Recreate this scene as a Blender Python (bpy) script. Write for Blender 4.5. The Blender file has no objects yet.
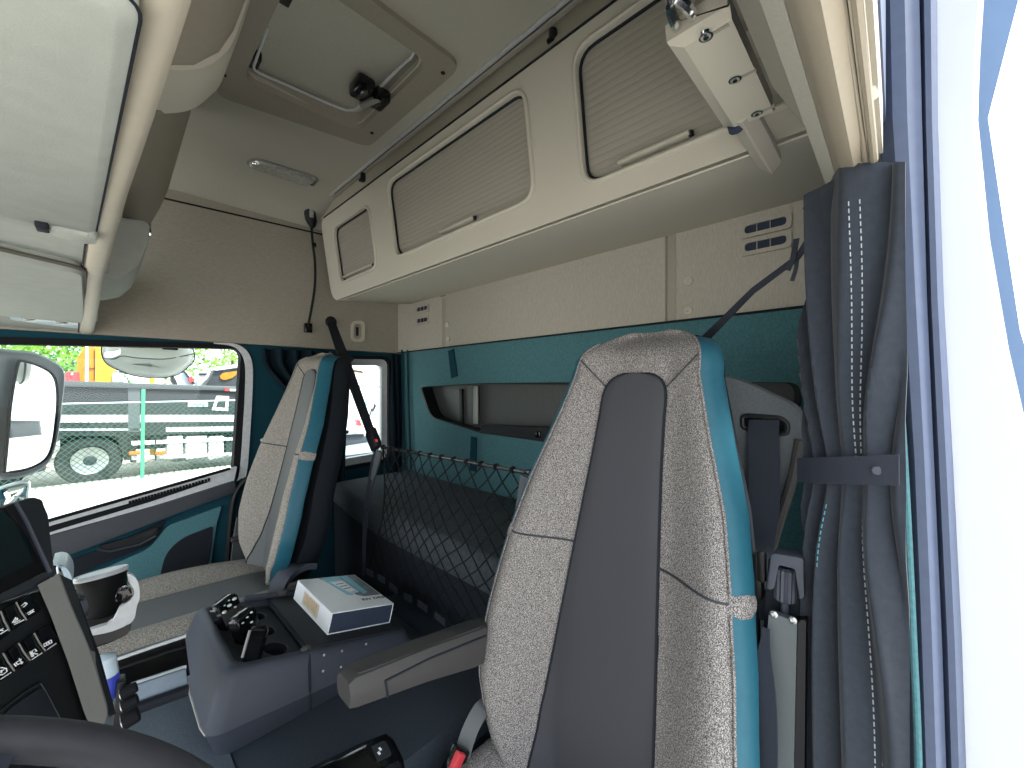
# The cab of a long-haul lorry seen from the open driver's door.
SKY = 2.4; SUN = 9.0; EXPO = 0.55
import bpy, bmesh, math, random
from mathutils import Vector as V, Matrix, Quaternion, noise
random.seed(7)
SC = bpy.context.scene
COL = SC.collection
PI = math.pi
# Cab coordinates used while modelling: the eye is the origin, +X to the rear of the cab,
# +Y to the passenger side, +Z up.  Everything is lifted by LIFT at the end so the floor is z=0.
LIFT = 1.15
AZ = math.radians(46); SN = math.sin(AZ); CS = math.cos(AZ); FPX = 400.0; HZ = 387.0
def ray(px, py):
    r = (px - 512) / FPX; z = (HZ - py) / FPX
    return V((SN + r * CS, CS - r * SN, z))
def U(px, py, X=None, Y=None, Z=None):          # point of a known plane of the cab
    a = ray(px, py)
    t = X / a.x if X is not None else Y / a.y if Y is not None else Z / a.z
    return a * t
def UP(px, py, p, n):
    a = ray(px, py); return a * (V(p).dot(V(n)) / a.dot(V(n)))
def lerp(a, b, t): return a + (b - a) * t
def sstep(a, b, x):
    t = max(0., min(1., (x - a) / (b - a))); return t * t * (3 - 2 * t)
def interp(tab, x):
    if x <= tab[0][0]: return tab[0][1]
    for (x0, y0), (x1, y1) in zip(tab, tab[1:]):
        if x <= x1: return y0 + (y1 - y0) * (x - x0) / (x1 - x0)
    return tab[-1][1]
# ------------------------------------------------------------------ materials
def lin(c): return c / 12.92 if c <= .04045 else ((c + .055) / 1.055) ** 2.4
def rgb(h): return tuple(lin(int(h[i:i+2], 16) / 255) for i in (0, 2, 4)) + (1,)
def nodes(name):
    m = bpy.data.materials.new(name); m.use_nodes = True
    return m, m.node_tree, m.node_tree.nodes['Principled BSDF']
def mat(name, col, rough=.5, metal=0., nscale=60, nvar=.08, bump=.0, bscale=400, stretch=None, coat=0., spec=.5, sheen=0.):
    m, t, b = nodes(name)
    b.inputs['Roughness'].default_value = rough; b.inputs['Metallic'].default_value = metal
    b.inputs['Coat Weight'].default_value = coat; b.inputs['Specular IOR Level'].default_value = spec
    b.inputs['Sheen Weight'].default_value = sheen
    tc = t.nodes.new('ShaderNodeTexCoord'); mp = t.nodes.new('ShaderNodeMapping')
    if stretch: mp.inputs['Scale'].default_value = stretch
    t.links.new(tc.outputs['Object'], mp.inputs['Vector'])
    n = t.nodes.new('ShaderNodeTexNoise'); n.inputs['Scale'].default_value = nscale; n.inputs['Detail'].default_value = 4
    t.links.new(mp.outputs['Vector'], n.inputs['Vector'])
    c = rgb(col); r = t.nodes.new('ShaderNodeValToRGB')
    r.color_ramp.elements[0].position = .3; r.color_ramp.elements[1].position = .7
    r.color_ramp.elements[0].color = tuple(x * (1 - nvar) for x in c[:3]) + (1,)
    r.color_ramp.elements[1].color = tuple(min(1, x * (1 + nvar)) for x in c[:3]) + (1,)
    t.links.new(n.outputs['Fac'], r.inputs['Fac']); t.links.new(r.outputs['Color'], b.inputs['Base Color'])
    if bump:
        n2 = t.nodes.new('ShaderNodeTexNoise'); n2.inputs['Scale'].default_value = bscale; n2.inputs['Detail'].default_value = 2
        t.links.new(mp.outputs['Vector'], n2.inputs['Vector'])
        bp = t.nodes.new('ShaderNodeBump'); bp.inputs['Strength'].default_value = bump; bp.inputs['Distance'].default_value = .002
        t.links.new(n2.outputs['Fac'], bp.inputs['Height']); t.links.new(bp.outputs['Normal'], b.inputs['Normal'])
    return m
def fleck(name, dark, midc, light, scale=420):
    m, t, b = nodes(name); b.inputs['Roughness'].default_value = .95; b.inputs['Specular IOR Level'].default_value = .2
    tc = t.nodes.new('ShaderNodeTexCoord')
    n = t.nodes.new('ShaderNodeTexNoise'); n.inputs['Scale'].default_value = scale; n.inputs['Detail'].default_value = 1.5
    n.inputs['Roughness'].default_value = .6
    t.links.new(tc.outputs['Object'], n.inputs['Vector'])
    r = t.nodes.new('ShaderNodeValToRGB'); e = r.color_ramp.elements
    e[0].position = .34; e[0].color = rgb(dark); e[1].position = .66; e[1].color = rgb(light)
    x = e.new(.5); x.color = rgb(midc)
    t.links.new(n.outputs['Fac'], r.inputs['Fac']); t.links.new(r.outputs['Color'], b.inputs['Base Color'])
    bp = t.nodes.new('ShaderNodeBump'); bp.inputs['Strength'].default_value = .25; bp.inputs['Distance'].default_value = .001
    t.links.new(n.outputs['Fac'], bp.inputs['Height']); t.links.new(bp.outputs['Normal'], b.inputs['Normal'])
    return m
def glass(name, tint='F4FAF8', alpha_like=True):
    m = bpy.data.materials.new(name); m.use_nodes = True; t = m.node_tree
    for n in list(t.nodes): t.nodes.remove(n)
    o = t.nodes.new('ShaderNodeOutputMaterial'); mx = t.nodes.new('ShaderNodeMixShader')
    tr = t.nodes.new('ShaderNodeBsdfTransparent'); gl = t.nodes.new('ShaderNodeBsdfGlossy')
    tr.inputs['Color'].default_value = rgb(tint); gl.inputs['Roughness'].default_value = .02
    fr = t.nodes.new('ShaderNodeFresnel'); fr.inputs['IOR'].default_value = 1.25
    t.links.new(fr.outputs[0], mx.inputs[0]); t.links.new(tr.outputs[0], mx.inputs[1]); t.links.new(gl.outputs[0], mx.inputs[2])
    t.links.new(mx.outputs[0], o.inputs[0]); return m
M = {}
M['ceil'] = mat('headliner fabric', 'B5B3A8', .95, nscale=300, nvar=.06, bump=.15, bscale=700, spec=.15)
M['beigefab'] = mat('beige woven wall fabric', '9D988D', .95, nscale=70, nvar=.12, bump=.2, bscale=160, stretch=(1, 1, 7), spec=.15)
M['beigerear'] = mat('beige vertical weave', 'B0ACA2', .95, nscale=60, nvar=.10, bump=.2, bscale=160, stretch=(1, 6, 1), spec=.15)
M['beige'] = mat('beige plastic', 'C2BEB1', .6, nscale=500, nvar=.03, bump=.06, bscale=900, spec=.3)
M['beigedk'] = mat('grey beige plastic', 'B4AFA5', .65, nscale=500, nvar=.03, bump=.05, bscale=900, spec=.3)
M['beigelt'] = mat('warm light trim', '938B7C', .5, nscale=200, nvar=.03, spec=.3)
M['visor'] = mat('pale grey felt', 'A4A9A3', .9, nscale=40, nvar=.05, bump=.12, bscale=500, spec=.15)
M['slat'] = mat('taupe slat plastic', '9F9B90', .6, nscale=300, nvar=.04, spec=.3)
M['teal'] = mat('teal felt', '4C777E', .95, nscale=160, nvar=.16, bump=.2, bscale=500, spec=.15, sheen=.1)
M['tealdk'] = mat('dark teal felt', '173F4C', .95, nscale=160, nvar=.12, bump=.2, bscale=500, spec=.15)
M['tealea'] = mat('teal leatherette', '1F5566', .5, nscale=80, nvar=.05, bump=.05, bscale=700, spec=.3)
M['fleck'] = fleck('grey fleck cloth', '3C3A3A', '706D6B', 'ACA8A5', 620)
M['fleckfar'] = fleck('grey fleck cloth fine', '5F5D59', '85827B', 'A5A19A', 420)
M['char'] = mat('charcoal leatherette', '393A3F', .62, nscale=500, nvar=.05, bump=.12, bscale=1200, spec=.3)
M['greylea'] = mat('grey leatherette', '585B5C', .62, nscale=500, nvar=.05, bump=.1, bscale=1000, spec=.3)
M['shell'] = mat('near black shell', '1C2128', .8, nscale=300, nvar=.1, bump=.1, bscale=600, spec=.25)
M['black'] = mat('black plastic', '15181B', .5, nscale=300, nvar=.1, bump=.05, bscale=900, spec=.35)
M['gloss'] = mat('gloss black', '0B0D10', .12, nscale=100, nvar=.05)
M['rubber'] = mat('black rubber', '14161A', .8, nscale=200, nvar=.1, spec=.2)
M['slate'] = mat('slate plastic', '383D47', .55, nscale=400, nvar=.05, bump=.08, bscale=1100, spec=.35)
M['slatetop'] = mat('dark tray plastic', '25292E', .6, nscale=400, nvar=.06, bump=.08, bscale=1100, spec=.3)
M['armgrey'] = mat('warm grey plastic', '3D3C3C', .6, nscale=400, nvar=.05, bump=.08, bscale=1100, spec=.3)
M['floor'] = mat('dark carpet', '23282E', .95, nscale=200, nvar=.25, bump=.5, bscale=500, spec=.1)
M['tunnel'] = mat('dark vinyl mat', '333B44', .7, nscale=260, nvar=.2, bump=.3, bscale=420, spec=.3)
M['mattress'] = mat('dark mattress cloth', '42494E', .9, nscale=80, nvar=.2, bump=.8, bscale=130, spec=.15)
M['net'] = mat('black cord', '0E1114', .8, nscale=200, nvar=.1, spec=.2)
M['webbing'] = mat('black webbing', '292E38', .75, nscale=600, nvar=.12, bump=.3, bscale=900, spec=.25)
M['webgrey'] = mat('grey webbing', '565B60', .75, nscale=400, nvar=.15, bump=.2, bscale=900, spec=.25)
M['curt'] = mat('slate curtain cloth', '2E333B', .95, nscale=120, nvar=.1, bump=.15, bscale=900, spec=.15, sheen=.15)
M['curtdk'] = mat('black teal curtain cloth', '13222B', .95, nscale=120, nvar=.12, spec=.15)
M['stitch'] = mat('white thread', 'A4ABB1', .8)
M['stitcht'] = mat('teal thread', '4C8F9A', .8)
M['chrome'] = mat('chrome', 'E4E6E8', .12, 1.)
M['alu'] = mat('satin aluminium', 'B9BBBB', .35, 1.)
M['silver'] = mat('silver grey trim', '8A8A86', .45, .3, nscale=300, nvar=.03)
M['whitetrim'] = mat('pale trim', 'C4C8CB', .5)
M['white'] = mat('white board', 'F3F7FB', .5, nvar=.02)
M['paint'] = mat('white paint', 'E8EAEC', .3, nvar=.01, coat=.3)
M['red'] = mat('red plastic', 'C63B43', .4)
M['lens'] = mat('clear ribbed lens', 'B9BCB8', .15, .35, nscale=90, nvar=.25)
M['hazeblue'] = mat('blue grey plastic edge', '5B7699', .5, nvar=.03)
M['navy'] = mat('navy rubber', '333C4E', .7, nvar=.06, spec=.2)
M['seal'] = mat('haze tinted seal rubber', '4A546A', .6, nvar=.06, spec=.3)  # navy rubber lightened, with the glare haze painted into its colour
M['screen'] = mat('dark screen', '0F1A1C', .18, nvar=.1, spec=.7)
M['icon'] = mat('white print', 'E8ECEC', .6)
M['mirror'] = mat('mirror silver', 'F2F4F5', .02, 1., nvar=.0)
M['glass'] = glass('clear window glass')
M['boxart'] = mat('printed grey', '6C7479', .5, nscale=40, nvar=.3)
M['boxcyan'] = mat('printed cyan', '7CC5DA', .5, nvar=.1)
M['gold'] = mat('printed gold', 'C9AE86', .5, nvar=.1)
M['bluep'] = mat('blue label', '3C4BB8', .35)
M['frost'] = mat('frosted white plastic', 'C3D6E2', .35)
# ------------------------------------------------------------------ mesh builder
class G:
    def __init__(s): s.bm = bmesh.new()
    def add(s, t):
        bmesh.ops.recalc_face_normals(t, faces=t.faces[:])
        me = bpy.data.meshes.new('tmp'); t.to_mesh(me); t.free(); s.bm.from_mesh(me); bpy.data.meshes.remove(me); return s
    def poly(s, pts, vec, bevel=0, seg=2):
        t = bmesh.new(); pts = [V(p) for p in pts]; vec = V(vec)
        a = [t.verts.new(p) for p in pts]; b = [t.verts.new(p + vec) for p in pts]; n = len(a)
        t.faces.new(a); t.faces.new(b[::-1])
        for i in range(n): t.faces.new((a[i], a[(i+1) % n], b[(i+1) % n], b[i]))
        if bevel: bmesh.ops.bevel(t, geom=t.edges[:], offset=bevel, segments=seg, affect='EDGES', profile=.5)
        return s.add(t)
    def box(s, c, d, bevel=0, seg=2, rot=None):
        t = bmesh.new(); bmesh.ops.create_cube(t, size=1); bmesh.ops.scale(t, vec=V(d), verts=t.verts[:])
        if bevel: bmesh.ops.bevel(t, geom=t.edges[:], offset=bevel, segments=seg, affect='EDGES', profile=.5)
        if rot is not None: bmesh.ops.transform(t, matrix=rot.to_4x4(), verts=t.verts[:])
        bmesh.ops.translate(t, vec=V(c), verts=t.verts[:]); return s.add(t)
    def loft(s, rings, cap=True, loop=False, openring=False):
        t = bmesh.new(); R = [[t.verts.new(V(p)) for p in r] for r in rings]; n = len(R[0])
        m = len(R)
        for i in range(m if loop else m - 1):
            A = R[i]; B = R[(i+1) % m]
            for j in range(n - 1 if openring else n):
                k = (j + 1) % n
                try: t.faces.new((A[j], A[k], B[k], B[j]))
                except ValueError: pass
        if cap and not loop and not openring: t.faces.new(R[0][::-1]); t.faces.new(R[-1])
        return s.add(t)
    def tube(s, pts, r, n=8, closed=False):
        pts = [V(p) for p in pts]; m = len(pts); rs = r if isinstance(r, (list, tuple)) else [r] * m
        tang = []
        for i in range(m):
            a = pts[(i-1) % m] if (closed or i > 0) else pts[i]; b = pts[(i+1) % m] if (closed or i < m-1) else pts[i]
            d = (b - a); tang.append(d.normalized() if d.length > 1e-9 else V((0, 0, 1)))
        up = V((0, 0, 1)) if abs(tang[0].z) < .9 else V((1, 0, 0))
        x = tang[0].cross(up).normalized(); rings = []
        for i in range(m):
            x = (x - tang[i] * x.dot(tang[i])).normalized(); y = tang[i].cross(x)
            rings.append([pts[i] + (x * math.cos(2*PI*k/n) + y * math.sin(2*PI*k/n)) * rs[i] for k in range(n)])
        return s.loft(rings, loop=closed)
    def ribbon(s, pts, wd, w, t=.0015):
        pts = [V(p) for p in pts]; m = len(pts); wds = [V(q).normalized() for q in wd] if isinstance(wd, list) else [V(wd).normalized()] * m
        ws = w if isinstance(w, (list, tuple)) else [w] * m; rings = []
        for i in range(m):
            d = (pts[min(i+1, m-1)] - pts[max(i-1, 0)]).normalized(); a = wds[i]; a = (a - d * a.dot(d)).normalized(); nn = d.cross(a)
            rings.append([pts[i] + a*ws[i]/2 + nn*t/2, pts[i] - a*ws[i]/2 + nn*t/2, pts[i] - a*ws[i]/2 - nn*t/2, pts[i] + a*ws[i]/2 - nn*t/2])
        return s.loft(rings)
    def lathe(s, prof, c, axis=(0, 0, 1), n=24):
        q = V((0, 0, 1)).rotation_difference(V(axis).normalized()); c = V(c)
        return s.loft([[c + q @ V((max(r, 1e-4)*math.cos(2*PI*k/n), max(r, 1e-4)*math.sin(2*PI*k/n), z)) for k in range(n)] for r, z in prof])
    def plate(s, outer, holes, vec, bevel=0):
        t = bmesh.new(); E = []
        for lp in [outer] + list(holes):
            vs = [t.verts.new(V(p)) for p in lp]
            E += [t.edges.new((vs[i], vs[(i+1) % len(vs)])) for i in range(len(vs))]
        bmesh.ops.triangle_fill(t, edges=E, use_beauty=True)
        r = bmesh.ops.extrude_face_region(t, geom=t.faces[:])
        bmesh.ops.translate(t, vec=V(vec), verts=[g for g in r['geom'] if isinstance(g, bmesh.types.BMVert)])
        return s.add(t)
    def grid(s, f, us, vs, th=0, closed_u=False):
        t = bmesh.new(); R = [[t.verts.new(V(f(u, v))) for u in us] for v in vs]
        for i in range(len(vs) - 1):
            for j in range(len(us) - 1): t.faces.new((R[i][j], R[i][j+1], R[i+1][j+1], R[i+1][j]))
        if th:
            bmesh.ops.recalc_face_normals(t, faces=t.faces[:]); bmesh.ops.solidify(t, geom=t.faces[:], thickness=th)
        return s.add(t)
    def sphere(s, c, r, sc=(1, 1, 1), u=16, v=10, rot=None):
        t = bmesh.new(); bmesh.ops.create_uvsphere(t, u_segments=u, v_segments=v, radius=r); bmesh.ops.scale(t, vec=V(sc), verts=t.verts[:])
        if rot is not None: bmesh.ops.transform(t, matrix=rot.to_4x4(), verts=t.verts[:])
        bmesh.ops.translate(t, vec=V(c), verts=t.verts[:]); return s.add(t)
def rnd(pts, r, n=5):                     # fillet the corners of a polygon
    pts = [V(p) for p in pts]; m = len(pts); out = []
    rs = r if isinstance(r, (list, tuple)) else [r] * m
    for i in range(m):
        p = pts[i]; a = pts[i-1] - p; b = pts[(i+1) % m] - p
        d = min(rs[i], a.length * .48, b.length * .48)
        if d < 1e-6: out.append(p); continue
        A = p + a.normalized() * d; B = p + b.normalized() * d
        for k in range(n + 1):
            t = k / n; out.append(A * (1-t)**2 + p * 2*t*(1-t) + B * t*t)
    return out
def ctr(pts): return sum((V(p) for p in pts), V((0, 0, 0))) / len(pts)
def grow(pts, k):                         # widen a flat outline about its centre by k metres
    c = ctr(pts); return [V(p) + (V(p) - c).normalized() * k for p in pts]
def spline(pts, n=8):                     # Catmull-Rom through points
    P = [V(p) for p in pts]; P = [P[0]*2 - P[1]] + P + [P[-1]*2 - P[-2]]; out = []
    for i in range(1, len(P) - 2):
        for k in range(n):
            t = k / n; a, b, c, d = P[i-1], P[i], P[i+1], P[i+2]
            out.append(.5*((2*b) + (c-a)*t + (2*a-5*b+4*c-d)*t*t + (3*b-a-3*c+d)*t**3))
    out.append(P[-2]); return out
# ------------------------------------------------------------------ objects
TOP = []; ORG = {}
def link(name, g, m, loc, ang=35):
    me = bpy.data.meshes.new(name); bm = g.bm
    bmesh.ops.translate(bm, vec=-V(loc), verts=bm.verts[:]); bm.to_mesh(me); bm.free()
    for mm in (m if isinstance(m, list) else [m]): me.materials.append(mm)
    me.shade_smooth(); me.set_sharp_from_angle(angle=math.radians(ang))
    o = bpy.data.objects.new(name, me); COL.objects.link(o); return o
def thing(name, label, cat, loc, group=None):
    o = bpy.data.objects.new(name, None); COL.objects.link(o); o.location = V(loc); o.empty_display_size = .05
    o['label'] = label; o['category'] = cat
    if group: o['group'] = group
    ORG[o] = V(loc); TOP.append(o); return o
def part(name, g, m, par, label=None, ang=35):
    o = link(name, g, m, ORG[par], ang); o.parent = par; ORG[o] = ORG[par]
    if label: o['label'] = label
    return o
def solo(name, g, m, label, cat, group=None, ang=35, kind=None):
    vs = [v.co for v in g.bm.verts]
    lo = V((min(v.x for v in vs), min(v.y for v in vs), min(v.z for v in vs))); hi = V((max(v.x for v in vs), max(v.y for v in vs), max(v.z for v in vs)))
    loc = V(((lo.x+hi.x)/2, (lo.y+hi.y)/2, lo.z))
    o = link(name, g, m, loc, ang); o.location = loc; o['label'] = label; o['category'] = cat
    if group: o['group'] = group
    if kind: o['kind'] = kind
    ORG[o] = loc; TOP.append(o); return o
def struct(name, g, m, ang=35, label=None):
    o = link(name, g, m, V((0, 0, 0)), ang); o['kind'] = 'structure'; ORG[o] = V((0, 0, 0)); TOP.append(o)
    if label: o['label'] = label
    return o
def text_mesh(body, size, origin, ex, ey, depth=.0004):
    cu = bpy.data.curves.new('lettering', 'FONT'); cu.body = body; cu.size = size; cu.extrude = depth
    ob = bpy.data.objects.new('lettering', cu); COL.objects.link(ob)
    bpy.context.view_layer.update(); dg = bpy.context.evaluated_depsgraph_get()
    me = bpy.data.meshes.new_from_object(ob.evaluated_get(dg)); bpy.data.objects.remove(ob)
    ex = V(ex).normalized(); ey = V(ey).normalized(); ez = ex.cross(ey)
    g = G(); t = bmesh.new(); t.from_mesh(me)
    for v in t.verts: v.co = V(origin) + ex * v.co.x + ey * v.co.y + ez * v.co.z
    return g.add(t)
# ================================================================== SHELL
XR = 1.34; YW = 2.30; ZC = 1.0; ZF = -1.15
# floor with the engine tunnel hump
prof = [(-.06, ZF), (.70, ZF), (.72, -.84), (.76, -.80), (1.40, -.80), (1.44, -.84), (1.46, ZF), (2.36, ZF), (2.36, ZF-.06), (-.06, ZF-.06)]
g = G().poly([(-1.0, y, z) for y, z in prof], (2.40, 0, 0)); struct('floor', g, M['tunnel'])
g = G().box((-.08, 1.16, -.799), (.56, .44, .006), .002); struct('trim_12', g, mat('lit tunnel vinyl', '515B65', .7, nscale=200, nvar=.15, bump=.3, bscale=420), label='paler sheet painting the light on the engine tunnel in front of the console')  # paler colour of this thin sheet paints the light falling on the tunnel
# ceiling: flat part with the hatch opening, curved down to the passenger wall
hx0, hx1, hy0, hy1 = .325, .69, 1.035, 1.50
g = G().plate([(-.7, -.06, ZC), (XR, -.06, ZC), (XR, 2.02, ZC), (-.7, 2.02, ZC)],
              [rnd([(hx0, hy0, ZC), (hx1, hy0, ZC), (hx1, hy1, ZC), (hx0, hy1, ZC)], .05)], (0, 0, .05))
cv = [(2.02, 1.0), (2.12, .992), (2.20, .965), (2.26, .92), (2.30, .855), (2.36, .855), (2.36, 1.05), (2.02, 1.05)]
g.poly([(-.7, y, z) for y, z in cv], (XR + .7, 0, 0))
g.box((.52, 1.06, 1.15), (.6, 1.1, .02))
struct('ceiling', g, M['ceil'], ang=50)
# passenger wall, upper woven panel
def wy(y): return lambda p: (p[0], y, p[1])
upper = [(-.7, .205), (XR, .215), (XR, .864), (-.7, .864)]
g = G().poly([(x, 2.29, z) for x, z in upper], (0, .07, 0)); struct('wall_right', g, M['beigefab'])
g = G().tube([(-.3, 2.289, .808), (.2, 2.289, .818), (XR, 2.289, .86)], .004, 6); struct('trim_1', g, M['rubber'], label='dark seam between roof lining and passenger side wall')
# passenger wall, lower dark shell with door window and quarter window
dw = rnd([U(-60, 336, Y=2.3), U(246, 345, Y=2.3), U(239, 486, Y=2.3), U(100, 523, Y=2.3), U(-80, 575, Y=2.3)], [.06, .05, .09, .3, .06], 7)
qw = rnd([U(330, 356, Y=2.3), U(390, 357, Y=2.3), U(390, 461, Y=2.3), U(330, 472, Y=2.3)], .05, 6)
sh = lambda pts, dy: [V((p.x, p.y + dy, p.z)) for p in pts]
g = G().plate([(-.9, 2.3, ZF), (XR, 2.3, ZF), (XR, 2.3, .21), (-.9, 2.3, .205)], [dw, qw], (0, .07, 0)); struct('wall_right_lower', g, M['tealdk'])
for k, (ol, nm) in enumerate(((dw, 'window_1'), (qw, 'window_2'))):
    g = G().plate(sh(grow(ol, .02), .055), [], (0, .006, 0)); w = struct(nm, g, M['glass'])
    ORG[w] = V((0, 0, 0))
    out = sh(grow(ol, .004), -.004)
    g = G().plate(out, [sh(grow(ol, -.016 if k else -.028), -.004)], (0, .055, 0))
    part('window_seal', g, M['rubber'], w)
    if k == 1:
        g = G().plate(sh(grow(ol, -.004), .012), [sh(grow(ol, -.055), .05)], (0, .035, 0)); part('window_frame', g, M['whitetrim'], w)
    else:
        q = spline([U(214, 343, Y=2.292), U(236, 346, Y=2.292), U(247, 358, Y=2.292), U(249, 380, Y=2.292), U(246.5, 430, Y=2.292), U(243, 472, Y=2.292), U(236, 490, Y=2.292)], 6)
        part('window_frame', G().ribbon(q, (1, 0, 0.01), [lerp(.006, .030, sstep(0, .35, i / (len(q) - 1))) for i in range(len(q))], .012), M['whitetrim'], w)
# lower teal rear wall with the storage pocket
pk = rnd([U(421, 387, X=XR), U(480, 383.5, X=XR), U(560, 383, X=XR), U(799, 382.5, X=XR), U(799, 430, X=XR), U(600, 446, X=XR), U(545, 441, X=XR), U(479, 432, X=XR), U(431, 417, X=XR)],
         [.03, 0, 0, .03, .03, 0, 0, 0, .06], 5)
tp = [(XR, -.06, ZF), (XR, 2.36, ZF), (XR, 2.36, .216), (XR, -.06, .216)]
g = G().plate(tp, [pk], (.03, 0, 0)); struct('wall_rear', g, M['teal'])
g = G().box((XR + .15, 1.15, -.5), (.02, 2.5, 1.5)); struct('wall_rear_outer', g, M['shell'])
# upper rear panel (beige weave) with its grooves
g = G()
ys = [2.36, 1.86, 1.845, 1.80, 1.79, .565, .555, .535, .528, -.06]; xs = [0, 0, .006, .006, 0, 0, .02, .02, 0, 0]
pr = [(XR - .012 + dx, y) for y, dx in zip(ys, xs)] + [(XR + .05, -.06), (XR + .05, 2.36)]
g.poly([(x, y, .216) for x, y in pr], (0, 0, .80)); struct('wall_rear_upper', g, M['beigerear'])
g = G().box((XR - .002, .545, .365), (.012, .03, .296), .003); struct('trim_2', g, M['slat'], label='dark vertical groove in the beige rear wall panel')
g = G().box((XR - .002, 1.805, .355), (.012, .05, .28), .003); struct('trim_13', g, M['slat'], label='dark vertical groove at the left of the beige rear wall panel')
g = G().tube([(XR - .016, -.05, .217), (XR - .016, 2.3, .217)], .004, 6); struct('trim_3', g, M['shell'], label='dark joint between beige panel and teal rear wall')
# driver side: closed wall above the door header and behind the B pillar
g = G().poly([(-.7, y, z) for y, z in [(.02, .36), (.02, ZC), (.012, ZC), (.012, .36)]], (XR + .7, 0, 0))
g.box((1.13, -.035, -.4), (.44, .05, 1.5)); struct('wall_left', g, M['seal'])
# header above the driver door
def along(profile, x0, x1s):       # profile (y,z), each point with its own rear end
    a = [V((x0, y, z)) for y, z in profile]; b = [V((x1, y, z)) for (y, z), x1 in zip(profile, x1s)]; return [a, b]
g = G().loft(along([(.1130, .375), (.0815, .3165), (.079, .3165), (.10, .40)], -.5, [.585, .60, .60, .585])); struct('trim_4', g, M['slat'], label='grey headliner strip beside the driver door header')
g = G().loft(along([(.0805, .312), (.0625, .292), (.05, .33), (.07, .40)], -.5, [.79, .735, .735, .79])); struct('trim_5', g, M['ceil'], label='grey fabric strip along the driver door header')
pr = [(.0620, .2925), (.0560, .2835), (.0520, .280), (.0400, .2765), (.030, .285), (.030, .33), (.05, .33)]
g = G().loft(along(pr, -.5, [.73, .72, .71, .67, .67, .70, .72])); struct('trim_6', g, M['beigelt'], label='warm beige moulding along the driver door header')
g = G().poly([(-.5, y, z) for y, z in [(.040, .300), (.014, .296), (.014, .36), (.05, .36)]], (1.19, 0, 0)); struct('trim_7', g, M['slat'], label='recess above the driver side curtain rail')
# B pillar jamb seen at the right edge of the picture: felt bead, two rubber seals, white painted sheet
def jstrip(p, X0, th): return G().poly([U(x, y, X=X0) for x, y in p], (th, 0, 0), .002)
g = G().tube(spline([U(888, 190, X=.735), U(893, 300, X=.735), U(904, 460, X=.735), U(913, 640, X=.735), U(919, 800, X=.735), U(922, 1150, X=.735)], 6), .0040, 10); struct('trim_8', g, M['teal'], label='teal felt bead beside the driver side curtain')
g = G().loft([[U(x0, y, X=.75), U((x0*2+x1)/3, y, X=.735), U((x0+2*x1)/3, y, X=.735), U(x1, y, X=.75), U(x1, y, X=.79), U(x0, y, X=.79)] for x0, x1, y in [(874, 918, -60), (878, 922, 120), (893, 927, 300), (905, 934, 460), (912, 942, 640), (918, 948, 820), (921, 951, 1150)]]); struct('trim_9', g, M['seal'], label='inner rubber seal of the driver door opening')
g = G().loft([[U(x0, y, X=.765), U((x0*2+x1)/3, y, X=.75), U((x0+2*x1)/3, y, X=.75), U(x1, y, X=.765), U(x1, y, X=.80), U(x0, y, X=.80)] for x0, x1, y in [(916, 937, -60), (920, 938, 120), (925, 944, 300), (932, 953, 460), (940, 962, 640), (946, 968, 820), (949, 971, 1150)]]); struct('trim_10', g, M['seal'], label='outer rubber seal of the driver door opening')
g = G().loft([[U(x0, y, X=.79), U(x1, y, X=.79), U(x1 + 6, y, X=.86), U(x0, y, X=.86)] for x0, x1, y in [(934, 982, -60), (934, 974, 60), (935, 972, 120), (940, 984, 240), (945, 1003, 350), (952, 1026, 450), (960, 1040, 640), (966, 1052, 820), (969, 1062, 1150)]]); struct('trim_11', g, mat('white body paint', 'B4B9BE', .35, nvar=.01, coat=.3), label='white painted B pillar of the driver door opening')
ds = solo('side_deflector', G().loft([[U(x0, y, X=.95), U(x1, y, X=.95), U(x1, y, X=1.2), U(x0, y, X=1.2)] for x0, x1, y in [(988, 1034, -60), (977, 1008, 40), (967, 988, 118), (978, 1003, 220), (997, 1020, 330), (1018, 1050, 430), (1040, 1080, 540), (1075, 1130, 760), (1100, 1160, 900)]]), M['hazeblue'],
     'blue grey outer deflector edge behind the white driver door pillar', 'deflector')
# ================================================================== ROOF HATCH, LAMP, RAIL
t = thing('roof_hatch', 'closed roof hatch with beige frame and thin metal handle bar', 'roof hatch', (.51, 1.06, ZC))
fr = rnd([(.245, .965, ZC), (.777, .965, ZC), (.773, 1.565, ZC), (.275, 1.66, ZC)], .045)
inn = rnd([(hx0 + .005, hy0, ZC), (hx1, hy0, ZC), (hx1, hy1 - .01, ZC), (hx0 + .005, hy1, ZC)], .05)
g = G().plate([V((p.x, p.y, ZC - .016)) for p in fr], [[V((p.x, p.y, ZC - .016)) for p in grow(inn, .012)]], (0, 0, .015))
g.loft([[V((p.x, p.y, ZC - .016)) for p in grow(inn, .012)], [V((p.x, p.y, ZC + .05)) for p in grow(inn, -.012)], [V((p.x, p.y, ZC + .05)) for p in grow(inn, .0)], [V((p.x, p.y, ZC - .012)) for p in grow(inn, .024)]], cap=False)
part('hatch_frame', g, mat('hatch frame plastic', '958F84', .65, nvar=.03), t)
g = G().poly([V((p.x, p.y, ZC + .035)) for p in grow(inn, -.006)], (0, 0, .012))
for cx, cy, w, h in ((.39, 1.15, .09, .12), (.37, 1.40, .06, .10)):
    g.poly(rnd([(cx-w/2, cy-h/2, ZC+.031), (cx+w/2, cy-h/2, ZC+.031), (cx+w/2, cy+h/2, ZC+.031), (cx-w/2, cy+h/2, ZC+.031)], .012), (0, 0, .006))
part('hatch_panel', g, M['ceil'], t)
zr = ZC - .004
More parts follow.
